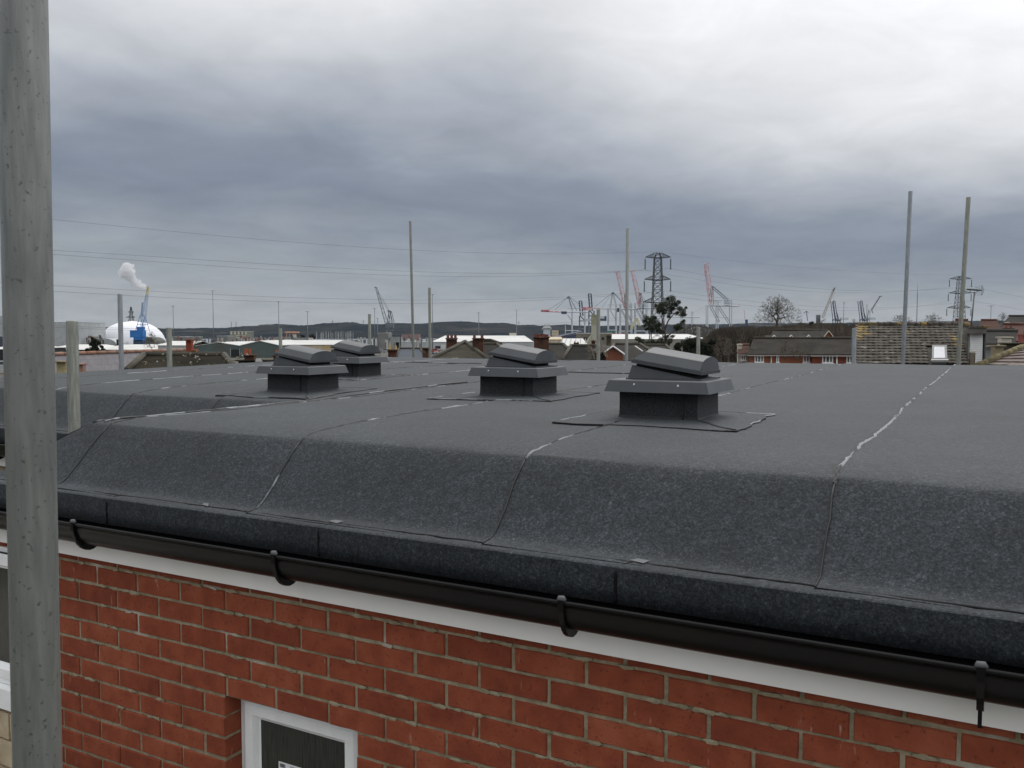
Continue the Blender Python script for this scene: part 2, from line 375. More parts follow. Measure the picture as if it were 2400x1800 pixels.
# fascia boards
mb = MB(); vfas = -.04
mb.box(-.75, UR, vfas, vfas + .02, -.838, -.66); mb.box(-.77, -.752, vfas, 1.24, -.838, -.66)
mb.build('fascia_board', FASCIA, house)
MB().box(UL, -.775, 1.21, 1.23, -.838, -.66).build('fascia_board', FASCIA, house)
# gutters
GD = .078
def gutter(ua, ub, vc, name='gutter'):
    R_ = .056; zc_ = -.684; th = [pi + pi * i / 14 for i in range(15)]
    out = [(R_ * cos(a), GD * sin(a)) for a in th]; inn = [((R_ - .003) * cos(a), (GD - .003) * sin(a)) for a in reversed(th)]
    rim = [(-R_ - .006, .002), (-R_ - .007, .008), (-R_ - .002, .011), (-R_ + .002, .008)]
    prof = inn + [(-R_ + .003, .006)] + rim[::-1][0:0] + [(-R_ + .002, .010), (-R_ - .005, .010), (-R_ - .006, .001)] + out + [(R_, .012), (R_ - .003, .012)]
    prof = prof + [prof[0]]
    rows = [[(u_, vc + a, zc_ + b) for u_ in (ua, ub)] for a, b in prof]
    mb = MB(); mb.grid(rows, True)
    for u_ in (ua, ub): mb.add([(u_, vc + a * .98, zc_ + b * .98) for a, b in out], [tuple(range(15)), tuple(range(14, -1, -1))])
    g = mb.build(name, BLACKPLA, house); return g
def bracket(g, u_, vc):
    R_ = .0565; zc_ = -.684; rows = []
    for i in range(15):
        a = pi + pi * i / 14; k = .008 + .014 * max(0, sin((i - 1) / 14 * pi)) ** 2
        rows.append([(u_ - .007, vc + R_ * cos(a), zc_ + GD * sin(a)), (u_ - .007, vc + (R_ + k) * cos(a), zc_ + (GD + k) * sin(a)),
                     (u_ + .007, vc + (R_ + k) * cos(a), zc_ + (GD + k) * sin(a)), (u_ + .007, vc + R_ * cos(a), zc_ + GD * sin(a)), (u_ - .007, vc + R_ * cos(a), zc_ + GD * sin(a))])
    mb = MB(); mb.grid(rows, False); mb.box(u_ - .008, u_ + .008, vc - R_ - .009, vc - R_ + .010, zc_ - .012, zc_ + .012)
    mb.box(u_ - .03, u_ + .03, vc + R_ - .003, vc + R_ + .009, zc_ - .05, zc_ + .02)
    b = mb.build('bracket', BLACKPLA, g)
    MB().box(u_ - .010, u_ + .012, vc - R_ - .006, vc - R_ + .014, zc_ + .0145, zc_ + .0175).build('clip', mat('worn_clip', (.14, .145, .15), rough=.5), b) if False else None
    return b
def clip(u_, vc):
    MB().tube([(u_ - .009, vc - .058, -.674), (u_ - .005, vc - .059, -.6675), (u_ + .005, vc - .059, -.6665), (u_ + .010, vc - .057, -.673)], [.005, .0075, .0075, .005], 8).build('bracket_clip', mat('worn_clip', (.10, .105, .11), rough=.5), house)
g = gutter(-.80, 6.9, -.097)
for u_ in (-.88 + .06, .093, 1.053, 2.026, 2.966, 3.95, 4.9, 5.87): bracket(g, u_, -.097); clip(u_, -.097)
MB().box(2.962, 2.970, -.115, -.107, -.815, -.765).build('bracket_bolt', BLACKPLA, house)
g2 = gutter(UL, -.9, VR - .30 - .005)
for u_ in (-1.5, -2.5, -3.5): bracket(g2, u_, VR - .305)

# ------------------------------------------------------------------ brick wall with window opening
ULW = -.75; OPL, OPR, OPT, OPB = .6625, 1.2375, A0 - .375, A0 - .375 - .675
WB = -2.4     # bricks are built one by one down to just below the frame; plain body below
wall = MB()
wall.box(ULW + .01, OPL - .003, .005, .28, -5.9, -.80); wall.box(OPR + .003, UR, .005, .28, -5.9, -.80)
wall.box(OPL - .003, OPR + .003, .005, .28, OPT + .004, -.80); wall.box(OPL - .003, OPR + .003, .005, .28, -5.9, OPB)
wall.box(UR - .28, UR, .28, VB, -5.9, -.8); wall.box(UL, UR, VB - .28, VB, -5.9, -.8); wall.box(UL, UL + .28, 1.25, VB - .28, -5.9, -.8); wall.box(UL + .28, ULW + .28, 1.25, 1.5, -5.9, -.8); wall.box(ULW + .01, ULW + .28, .28, 1.25, -5.9, -.8)
brick_wall = wall.build('brick_wall', MORTAR, house)
def brick_mesh(wd, seed, h=.065, dep=.10):
    random.seed(seed); e = .0028; j = lambda: U(-.0011, .0011)
    def rect(y, i):
        n = 5; pts = []
        for k in range(n): pts.append((i + (wd - 2 * i) * k / n + j() * .6, y, i + j()))
        pts.append((wd - i, y, i)); pts.append((wd - i + j(), y, h / 2))
        for k in range(n): pts.append((wd - i - (wd - 2 * i) * k / n + j() * .6, y, h - i + j()))
        pts.append((i, y, h - i)); pts.append((i + j(), y, h / 2)); return pts
    a = rect(0, e); b = rect(.004, .0004); c = [(p[0], dep, p[2]) for p in b]; n = len(a)
    mb = MB(); mb.add(a + b + c, [tuple(range(n))] + [(k, k + n, (k + 1) % n + n, (k + 1) % n) for k in range(n)] + [(k + n, k + 2 * n, (k + 1) % n + 2 * n, (k + 1) % n + n) for k in range(n)])
    mb.f = [tuple(x) for x in mb.f]; return mb.mesh('brick', BRICK)
full = [brick_mesh(.215, 100 + i) for i in range(7)]
halfs = [brick_mesh(.1025, 200 + i) for i in range(3)]
random.seed(11)
def put_brick(me, u_, z_, wd=None):
    o = inst(me, 'brick', brick_wall, (u_ + U(-.0015, .0015), U(-.0025, .0015), z_ + U(-.0015, .0015)), (0, U(-.004, .004), U(-.006, .006)))
    return o
vis_low = lambda u_: lerp([(-.8, -1.95), (0, -1.75), (1.9, -1.33), (3.3, -1.0), (4, -.95)], u_)   # lower limit of what the frame shows (with a margin)
nb = 0
for r in range(-1, 15):
    zb = A0 - .075 * r - .070       # bottom of brick of course r (course 0 lies under bed joint A0)
    offu = .005 if r % 2 == 0 else .005 - .1125
    k = -5
    while True:
        u_ = offu + k * .225; k += 1
        if u_ > 3.55: break
        a, b = u_, u_ + .215
        if b < ULW + .03 or zb + .07 < vis_low(b) - .1: continue
        a2 = max(a, ULW)
        if zb < OPT - .005 and b > OPL - .02 and a < OPR + .02:
            # bricks cut by the opening
            if a < OPL - .03 and b > OPL: b = OPL
            elif b > OPR + .03 and a < OPR: a2 = OPR
            elif a >= OPL - .03 and b <= OPR + .03: continue
        wd = b - a2
        if wd < .03: continue
        if abs(wd - .215) < .004: me = full[random.randrange(7)]
        elif abs(wd - .1025) < .006: me = halfs[random.randrange(3)]
        else: me = brick_mesh(wd, r * 50 + k); random.seed(r * 77 + k)
        put_brick(me, a2, zb); nb += 1
# mortar smears: slightly proud irregular lumps on some joints
mb = MB(); random.seed(5)
for i in range(150):
    r = random.randrange(0, 8); u_ = U(-.2, 3.0); z_ = A0 - .075 * r
    if z_ < vis_low(u_) or (OPL - .05 < u_ < OPR + .05 and z_ < OPT + .01): continue
    n = 7; c = [(u_ + U(.012, .035) * cos(2 * pi * q / n), -.0005, z_ - .0 + U(.004, .009) * sin(2 * pi * q / n)) for q in range(n)]
    mb.add([(u_, -.0025, z_)] + c + [(p[0], .006, p[2]) for p in c], [(0, 1 + (q + 1) % n, 1 + q) for q in range(n)] + [(1 + q, 1 + (q + 1) % n, 1 + n + (q + 1) % n, 1 + n + q) for q in range(n)])
tag(mb.build('mortar_smear', MORTAR, brick_wall), kind='stuff')
# window in the opening
def window(u0, u1, z0, z1, vd, parent, sticker=False, tr=.020):
    wroot = bpy.data.objects.new('window', None); col.objects.link(wroot); wroot.parent = parent
    fr = MB(); t_ = .020
    fr.box(u0, u1, vd, vd + .06, z1 - t_, z1); fr.box(u0, u1, vd, vd + .06, z0, z0 + t_); fr.box(u0, u0 + t_, vd + .0002, vd + .06, z0 + t_, z1 - t_); fr.box(u1 - tr, u1, vd + .0002, vd + .06, z0 + t_, z1 - t_)
    fr.build('frame', UPVC, wroot)
    # sash: mitred with a chamfered inner bead
    s0, s1, q0, q1 = u0 + t_ + .002, u1 - tr + .016, z0 + t_ + .002, z1 - t_ - .004
    def rect(i, v): return [(s0 + i, v, q0 + i), (s1 - i, v, q0 + i), (s1 - i, v, q1 - i), (s0 + i, v, q1 - i)]
    R = [rect(0, vd + .01), rect(0, vd - .010), rect(.012, vd - .016), rect(.046, vd - .016), rect(.060, vd + .004), rect(.066, vd + .006)]
    vs = sum(R, []); fs = []
    for a in range(len(R) - 1):
        for k in range(4): fs.append((a * 4 + k, a * 4 + (k + 1) % 4, a * 4 + 4 + (k + 1) % 4, a * 4 + 4 + k))
    MB().add(vs, fs).build('sash', UPVC, wroot)
    MB().box(s0 + .055, s1 - .055, vd + .008, vd + .02, q0 + .055, q1 - .055).build('pane', GLASSDK, wroot)
    # gasket line under the head
    MB().box(s0 + .004, s1, vd - .011, vd + .004, q1 + .0005, q1 + .003).build('gasket', VENTDK, wroot)
    if sticker:
        a, zt = .832, -1.474
        st = MB().box(a, a + .105, vd + .0062, vd + .0075, zt - .10, zt).build('sticker', STICK, wroot)
        m = MB(); x = a + .006
        while x < a + .030: wdt = U(.0008, .0022); m.box(x, x + wdt, vd + .0056, vd + .0061, zt - .018, zt - .005); x += wdt + U(.0008, .0016)
        for (x, z_, l) in ((.052, .006, .018), (.052, .010, .012), (.056, .014, .02), (.062, .018, .014), (.054, .022, .022), (.012, .032, .004), (.03, .04, .005), (.075, .012, .02), (.078, .018, .014)):
            m.box(a + x, a + x + l, vd + .0056, vd + .0061, zt - z_ - .0012, zt - z_)
        m.build('print', INK, wroot)
    return wroot
window(OPL + .002, OPR - .001, OPB + .003, OPT - .002, .075, house, True, .062)
# left-hand window of the bay and the buff stone band below
lw = window(ULW + .005, -.36, -1.44, -.868, -.012, house)
MB().box(ULW - .02, -.335, -.05, .0, -1.525, -1.442).build('window_sill', UPVC, house)
random.seed(3)
for r in range(5):
    for k in range(2):
        u_ = -.77 + k * .24 - (.08 if r % 2 else 0); zt = -1.553 - r * .118
        a = max(u_, -.77); MB().hexa([(a, -.028, zt - .108), (u_ + .228, -.03, zt - .108), (u_ + .228, 0.004, zt - .108), (a, .004, zt - .108)], [(a, -.03, zt), (u_ + .228, -.028, zt), (u_ + .228, .004, zt), (a, .004, zt)]).build('stone_block', STONE, brick_wall)

# ------------------------------------------------------------------ roof vents
def vent(u, v, label, rz=0.0):
    z0 = roofz(u, v) + .004; loc = HW(u, v, z0)
    root = empty('roof_vent', label, 'roof vent', loc, YAW + rz, 'roof vents on the felt roof')
    a, b = .145, .135
    # apron of felt, ragged
    c = [(-.33, -.38), (.35, -.36), (.34, .25), (-.31, .23)]; rim = []
    for i in range(4):
        p, q = c[i], c[(i + 1) % 4]
        for k in range(14):
            f = k / 14; e = min(1, min(f, 1 - f) * 6)
            x = p[0] + (q[0] - p[0]) * f; y = p[1] + (q[1] - p[1]) * f; s_ = .03 * e * nz(i * 9 + f * 3, u * 3, v)
            rim.append((x + s_ * (i % 2) + .01 * nz(f * 9, i, u), y + s_ * ((i + 1) % 2) + .007 * nz(f * 9, i, u + 3)))
    def zr(x, y): return roofz(u + x, v + y) + .0075 - z0
    inner = [(x * .42, y * .42) for x, y in rim]; n = len(rim)
    vs = [(x, y, zr(x, y)) for x, y in rim] + [(x * .7, y * .7, zr(x * .7, y * .7) + .001) for x, y in rim] + [(x, y, zr(x, y) + .003) for x, y in inner] + [(x, y, zr(x, y) - .01) for x, y in rim]
    fs = [(k, (k + 1) % n, n + (k + 1) % n, n + k) for k in range(n)] + [(n + k, n + (k + 1) % n, 2 * n + (k + 1) % n, 2 * n + k) for k in range(n)] + [(3 * n + k, 3 * n + (k + 1) % n, (k + 1) % n, k) for k in range(n)]
    ap = MB().add(vs, fs).build('apron', FELT, root)
    pts = [(x + .003 * nz(i * .9, u), y, zr(x, y) - .0008) for i, (x, y) in enumerate(rim)]; pts.append(pts[0])
    MB().tube(pts, [.0026 + .0014 * nz(i * .9, v) + .0022 * max(0, nz(i * .25, v, 5)) for i in range(len(pts))], 5).build('bitumen_bead', BEAD, ap)
    cr = [(b + .006, -b - .004), (.2, -.2), (.26, -.28), (.345, -.355)]
    MB().tube([(x + .006 * nz(i * 2., u), y, zr(x, y) + .0012) for i, (x, y) in enumerate(cr)], .004, 5).build('bitumen_bead', BEAD, ap)
    # kerb
    n = 12; ring_ = []
    cs = [(-a - .018, -b), (a, -b), (a, b), (-a - .018, b)]
    rows = []
    for h in (0, .004, .015, .04, .08, .12, .135):
        fl = .012 * math.exp(-h / .006); row = []
        for i in range(4):
            p, q = cs[i], cs[(i + 1) % 4]
            for k in range(n):
                f = k / n; x = p[0] + (q[0] - p[0]) * f; y = p[1] + (q[1] - p[1]) * f; s_ = 1 + fl / .14 + .010 * nz(x * 18, y * 18, h * 30 + u)
                row.append((x * s_, y * s_, h - .004))
        row.append(row[0]); rows.append(row)
    kb = MB().grid(rows, False).build('kerb', KERBFELT, root)
    pts = [(a * .62 + .003 * nz(i, u), -b - .003, .004 + .12 * i / 8) for i in range(9)]
    MB().tube(pts, .0035, 5).build('felt_lap', KERBFELT, kb)
    # flange: skirt with sloping sides and a flat top
    fb = [(-.203, -.192), (.203, -.192), (.203, .160), (-.203, .160)]; ft = [(-.190, -.179), (.190, -.179), (.190, .148), (-.190, .148)]
    fm = [(-.186, -.175), (.186, -.175), (.186, .144), (-.186, .144)]
    vs = [(x, y, .104) for x, y in fb] + [(x, y, .146) for x, y in ft] + [(x, y, .149) for x, y in fm] + [(x * .97, y * .97, .104) for x, y in fb] + [(x * .97, y * .97, .14) for x, y in ft]
    fs = [(k, (k + 1) % 4, 4 + (k + 1) % 4, 4 + k) for k in range(4)] + [(4 + k, 4 + (k + 1) % 4, 8 + (k + 1) % 4, 8 + k) for k in range(4)] + [(8, 9, 10, 11)] + [(12 + (k + 1) % 4, 12 + k, k, (k + 1) % 4) for k in range(4)] + [(12 + k, 12 + (k + 1) % 4, 16 + (k + 1) % 4, 16 + k) for k in range(4)]
    fg = MB().add(vs, fs).build('flange', VENT, root)
    for sx in (-.085, .085):
        for (x, y) in ((sx, -.1835), (-sx, .152)):
            MB().tube([(x * .99, y * .99, .132), (x * 1.012, y * 1.012, .1325)], .004, 8).build('screw', SCREW, fg)
    # wedge shaped body: high on the left, low on the right
    xl, xr, yf, yb = -.138, .150, -.118, .118
    zl, zrr = .213, .152
    body = MB().hexa([(xl, yf, .149), (xr, yf, .149), (xr, yb, .149), (xl, yb, .149)], [(xl + .016, yf + .008, zl - .010), (xr - .002, yf + .008, zrr), (xr - .002, yb - .008, zrr), (xl + .016, yb - .008, zl - .010)])
    body.box(xl - .004, xr + .006, yf - .006, yb + .006, .1492, .1545)
    body.build('cowl_body', VENT, root)
    MB().hexa([(xl + .03, yf + .02, zl - .03), (xr - .035, yf + .02, zrr - .004), (xr - .035, yb - .02, zrr - .004), (xl + .03, yb - .02, zl - .03)],
              [(xl + .03, yf + .02, zl + .006), (xr - .035, yf + .02, zrr + .014), (xr - .035, yb - .02, zrr + .014), (xl + .03, yb - .02, zl + .006)]).build('vent_opening', VENTDK, root)
    # hood: tilted dome with flat rim, sloping flanks and a barrel top
    th = math.atan2(.213 - .171, .27); M_ = Matrix.Translation((-.118, 0, .213)) @ Matrix.Rotation(th, 4, 'Y')
    Lh, Wh = .272, .118; 
    def hr(i, h, il=None): il = i if il is None else il; return [(il - .002, -Wh + i, h), (Lh - i * .28, -Wh + i, h), (Lh - i * .28, Wh - i, h), (il - .002, Wh - i, h)]
    prof = []
    na = 28
    def section(x, s_):  # barrel cross-section at x, slightly smaller by s_
        pr = [(-Wh + s_, 0), (-Wh + s_, .014), (-Wh + .022 + s_, .047)]
        wa = Wh - .022 - s_
        for k in range(1, na): f = k / na; pr.append((-wa + 2 * wa * f, .047 + .017 * sin(pi * f) ** .8))
        pr += [(Wh - .022 - s_, .047), (Wh - s_, .014), (Wh - s_, 0)]
        return [(x, y, z) for y, z in pr]
    def lowsec(x, zc_, yw): # left end rows
        return [(x, max(-Wh + yw, min(Wh - yw, y)), min(z, zc_)) for (_, y, z) in section(0, 0)]
    rows = [lowsec(0, 0, 0), lowsec(0, .014, 0), section(.040, 0), section(Lh - .006, 0), lowsec(Lh, .014, 0), lowsec(Lh, 0, 0)]
    # the right end: barrel face stands nearly upright above the rim
    rows = [[M_ @ Vector(p) for p in r] for r in rows]
    mb = MB(); mb.grid(rows, False)
    o_ = len(mb.v); rim2 = [M_ @ Vector(p) for p in [(0, -Wh, 0), (Lh, -Wh, 0), (Lh, Wh, 0), (0, Wh, 0)]]
    mb.add(rim2, [(3, 2, 1, 0)])
    hd = mb.build('hood', VENT, root)
    MB().hexa([M_ @ Vector(p) for p in [(-.004, -Wh - .004, -.001), (Lh + .004, -Wh - .004, -.001), (Lh + .004, Wh + .004, -.001), (-.004, Wh + .004, -.001)]],
              [M_ @ Vector(p) for p in [(-.004, -Wh - .004, .0125), (Lh + .004, -Wh - .004, .0125), (Lh + .004, Wh + .004, .0125), (-.004, Wh + .004, .0125)]]).build('rim', VENT, hd)
    return root
vent(1.863, 1.17, 'grey cowled roof vent nearest the camera, rightmost on the felt roof')
vent(.785, 1.93, 'grey cowled roof vent second from the right on the felt roof')
vent(-.635, 1.87, 'grey cowled roof vent in front of the leftmost one, overlapping it')
vent(-1.245, 3.09, 'grey cowled roof vent farthest back, partly hidden behind its neighbour')
# unseen scaffold boards under the camera, added to bounce light up onto the fascia
for k in range(5):
    v_ = -.42 - k * .235
    b_ = MB().box(-2.6, 3.9, v_ - .225, v_, -1.66, -1.622).build('scaffold_bounce_board', mat('board_timber', (.27, .25, .22), (.35, .33, .30), scale=5, stretch=(1, 1, 8), rough=.85), None)
    b_.location = (X0, Y0, 0); b_.rotation_euler = (0, 0, YAW)
    tag(b_, ('unseen light-bouncing scaffold board closest to the brick wall', 'unseen light-bouncing scaffold board second from the brick wall', 'middle unseen light-bouncing scaffold board', 'unseen light-bouncing scaffold board second from the outer edge', 'outermost unseen light-bouncing scaffold board')[k], 'board', 'unseen scaffold boards added for bounce light')
# ================================================================== the surroundings
def gz(x, y):
    r = sqrt(x * x + y * y)
    z = lerp([(0, -5.9), (30, -5.7), (100, -4.75), (160, -5.0), (300, -7.6), (600, -13), (900, -16), (1100, -19), (30000, -19)], r)
    return z + (.12 * nz(x * .05, y * .05) if r < 500 else 0)
rs = [0, 2, 5, 9, 14, 20, 28, 38, 50, 65, 82, 100, 125, 155, 200, 250, 300, 380, 480, 600, 750, 900, 1100, 1500, 2500, 5000, 8000]
rows = [[(r * sin(a), r * cos(a), gz(r * sin(a), r * cos(a))) for a in [2 * pi * k / 96 for k in range(97)]] for r in rs]
tag(MB().grid(rows).build('ground', mat('ground_mix', (.055, .055, .05), (.10, .095, .085), scale=.02, rough=.95, c3=(.06, .055, .035), s3=.05, lo3=.5, hi3=.56, bump=.3, bscale=.6)), kind='structure')
WATER = mat('estuary_water', (.09, .11, .125), (.12, .14, .15), scale=.01, stretch=(1, .15, 1), rough=.22, spec=.5, bump=.15, bscale=.25)
tag(MB().grid([[(-2600 + 260 * i, 1080 + (4200 - 1080) * j / 6, -16.6) for i in range(25)] for j in range(7)]).build('water', WATER), kind='structure')
HC = [(-900, 766), (184, 769), (250, 767), (330, 770), (420, 770), (500, 769), (560, 766), (600, 764), (620, 760), (650, 760), (700, 763), (760, 758), (830, 755), (850, 760), (905, 760), (960, 757), (1000, 758), (1050, 754),
      (1100, 754), (1130, 757), (1185, 757), (1215, 762), (1290, 762), (1420, 764), (1500, 762), (1600, 760), (1700, 760), (1760, 757), (1900, 758), (2280, 752), (2320, 752), (2700, 757), (3300, 762)]
DH = [(3100, -.15), (3150, .02), (3400, .12), (3700, .24), (4000, .36), (4400, .60), (4700, .82), (4900, .93), (5000, 1.0), (5150, .95), (5600, .6), (7000, 0)]
rows = []
for D, f in DH:
    row = []
    for i in range(720):
        px_ = -900 + i * 5.7; h = (783 - lerp(HC, px_)) / F * 5000 + 17
        z = -17 + h * f + (3.5 * abs(nz(px_ * .23, D * .01)) + 5 * nz(px_ * .02, D * .002) * min(1, f * 2)) * (1 if .1 < f else .2) + (2.5 * nz(px_ * .9, D) if f > .9 else 0)
        row.append(((px_ - 1200) / F * D, D, z))
    rows.append(row)
tag(MB().grid(rows, False).build('hills', mat('hill_woods', (.005, .010, .014), (.020, .022, .022), scale=.006, rough=1, stretch=(1, .4, 4), c3=(.045, .04, .036), s3=.004, lo3=.62, hi3=.68, lo=.42, hi=.6, spec=.05, detail=8)), kind='structure')

# ---------- poles
def post(x, ytop, ybase, D, m, label, lean=0, r=.0242, zb=None):
    a = P(x, ytop, D); g_ = gz(a.x, a.y) if zb is None else zb
    b = Vector((a.x - lean * (a.z - g_), a.y, g_))
    o = bpy.data.objects.new('scaffold_pole', None)
    hh = a.z - g_
    mb = MB(); n = 20; rows = []
    for (z, rr) in ((0, r), (hh * .5, r), (hh - .004, r), (hh, r - .003), (hh, r - .0038), (hh - .3, r - .0038)):
        rows.append([(lean * z + rr * cos(2 * pi * k / n), rr * sin(2 * pi * k / n), z) for k in range(n + 1)])
    mb.grid(rows); mb.add([(lean * (hh - .3) + (r - .004) * cos(2 * pi * k / n), (r - .004) * sin(2 * pi * k / n), hh - .3) for k in range(n)], [tuple(range(n))])
    o = mb.build('scaffold_pole', m); o.location = b
    return tag(o, label, 'scaffold pole', 'galvanised scaffold poles')
# nearest tube, running out of the frame at top and bottom
D0 = .0483 * F / 107
a = P(52, 0, D0); b = P(88, 1800, D0)
mb = MB(); n = 40; rows = []
for i in range(61):
    f = (i - 18) / 24; c = b.lerp(a, f)
    rows.append([(c.x + (.02415 + .00025 * nz(k * 1.1, i * .02)) * cos(2 * pi * k / n), c.y + (.02415 + .00025 * nz(k * 1.1, i * .02)) * sin(2 * pi * k / n), c.z) for k in range(n)] )
    rows[-1].append(rows[-1][0])
tag(mb.grid(rows).build('scaffold_pole', POLE), 'thick galvanised scaffold pole nearest the camera, crossing the whole left edge', 'scaffold pole', 'galvanised scaffold poles')
post(168.5, 752, 0, 3.75, POLEB, 'short weathered scaffold pole at the corner of the felt roof', .004)
post(281, 689, 0, 9.2, POLEC, 'pale bluish scaffold pole in front of the white dome', .003)
post(396, 768, 0, 8.5, POLEB, 'short scaffold pole beside the orange chimney stack', .002)
post(657, 770, 0, 12.6, POLEB, 'short scaffold pole rising behind the overlapped left vent')
post(866, 736, 0, 14.2, POLEB, 'short scaffold pole left of the grey dock crane')
post(961.5, 518, 0, 16.9, POLEB, 'tall slim scaffold pole right of the grey dock crane, tallest in the middle', -.018)
post(1006.5, 674, 0, 15.5, POLEB, 'medium scaffold pole close to the right of the tall slim one', -.006)
post(1471, 534, 0, 13.3, POLE, 'tall scaffold pole just left of the nearer electricity pylon', .002)
post(1402.5, 725, 0, 11.7, POLEB, 'short scaffold pole beside the pale square tower', -.002)
post(1637, 767, 0, 11.6, POLEB, 'short scaffold pole rising behind the nearest vent')
post(2002.5, 769, 0, 10.1, POLEC, 'short scaffold pole at the left end of the lichen covered roof', .0)
post(2134, 448, 0, 11.0, POLEC, 'tallest scaffold pole, in front of the lichen covered roof', .02)
post(2270, 462, 0, 10.0, POLEB, 'tall leaning scaffold pole in front of the farther pylon', .034)

# ---------- power cables
WIRE = mat('cable_grey', (.05, .055, .06), rough=.6)
def lag(pts, x):
    for (a, b), (c, d) in zip(pts, pts[1:]):
        if x <= c: break
    i = max(0, min(len(pts) - 3, [p[0] for p in pts].index(a) - (1 if (x - a) < (c - x) else 0)))
    q = pts[i:i + 3]; s_ = 0
    for j in range(3):
        t_ = q[j][1]
        for k in range(3):
            if k != j: t_ *= (x - q[k][0]) / (q[j][0] - q[k][0])
        s_ += t_
    return s_
def fit(pts, x, deg=3):
    return PF(pts, deg)(x)
def polyfit(pts, deg):
    import numpy as np
    a = np.array(pts); c = a[:, 0].mean(); k = max(1, a[:, 0].std()); w_ = np.polyfit((a[:, 0] - c) / k, a[:, 1], min(deg, len(pts) - 1))
    return lambda x: float(np.polyval(w_, (x - c) / k))
def cable(pts, Da, Db, label, r=.027, deg=3):
    f = polyfit(pts, deg); xa, xb = pts[0][0], pts[-1][0]; q = []
    for i in range(41):
        t_ = i / 40; x = xa + (xb - xa) * t_; D = 1 / (1 / Da + (1 / Db - 1 / Da) * t_)
        q.append(P(x, f(x), D))
    tag(MB().tube(q, [r * (p.y / 300) ** .5 for p in q], 4).build('power_cable', WIRE), label, 'power cable', 'cables strung from the pylons')
cable([(-60, 496), (120, 515), (500, 551), (961, 585), (1230, 595.5), (1542, 589)], 150, 330, 'highest and faintest cable, left of the nearer pylon top')
cable([(-60, 578), (0, 581), (128, 586), (500, 611), (1100, 640), (1434, 635.6), (1512, 633)], 150, 328, 'upper of the high cable pair left of the nearer pylon')
cable([(-60, 585), (128, 594), (500, 624.6), (1100, 648), (1434, 638), (1572, 629)], 155, 332, 'lower of the high cable pair left of the nearer pylon')
cable([(-60, 657), (0, 662), (130, 670), (600, 693.6), (1100, 703), (1407, 691), (1511, 684)], 150, 328, 'upper of the middle cable pair left of the nearer pylon')
cable([(-60, 670), (0, 675), (130, 683), (600, 705), (1100, 710.5), (1407, 693.5), (1572, 682)], 155, 332, 'lower of the middle cable pair left of the nearer pylon')
cable([(-60, 754), (0, 759), (190, 766), (600, 776), (1000, 772), (1135, 769), (1300, 757), (1509, 739)], 150, 328, 'upper of the lowest cable pair, crossing the dark hills')
cable([(-60, 758), (0, 762), (190, 770), (600, 780), (1000, 777), (1135, 773), (1300, 761), (1572, 738)], 155, 332, 'lower of the lowest cable pair, crossing the dark hills')
cable([(1512, 633), (1516, 634), (1664.6, 660), (1800, 675.7), (2000, 686), (2128, 683), (2221, 673)], 328, 520, 'second cable down between the two pylons')
cable([(1572, 629), (1664, 647), (1800, 664), (1952, 679.5), (2128, 681), (2277, 671)], 332, 520, 'topmost cable between the two pylons')
cable([(1511, 684), (1664, 706), (1790, 719.6), (1879, 725), (2060, 726), (2128, 720), (2222, 707)], 328, 520, 'lowest cable between the two pylons, passing the bare round tree')
cable([(1572, 682), (1664, 695), (1800, 710), (1879, 716), (2060, 722), (2128, 719), (2277, 705)], 332, 520, 'third cable down between the two pylons')
cable([(1542, 589), (1700, 608), (1900, 630), (2100, 640), (2252, 645)], 330, 520, 'faint earth cable joining the tops of the two pylons', .02)
cable([(2277, 671), (2330, 683), (2400, 697), (2440, 704)], 520, 470, 'upper cable leaving the farther pylon to the right')
cable([(2277, 705), (2330, 714), (2400, 727), (2440, 733)], 520, 470, 'lower cable leaving the farther pylon to the right')

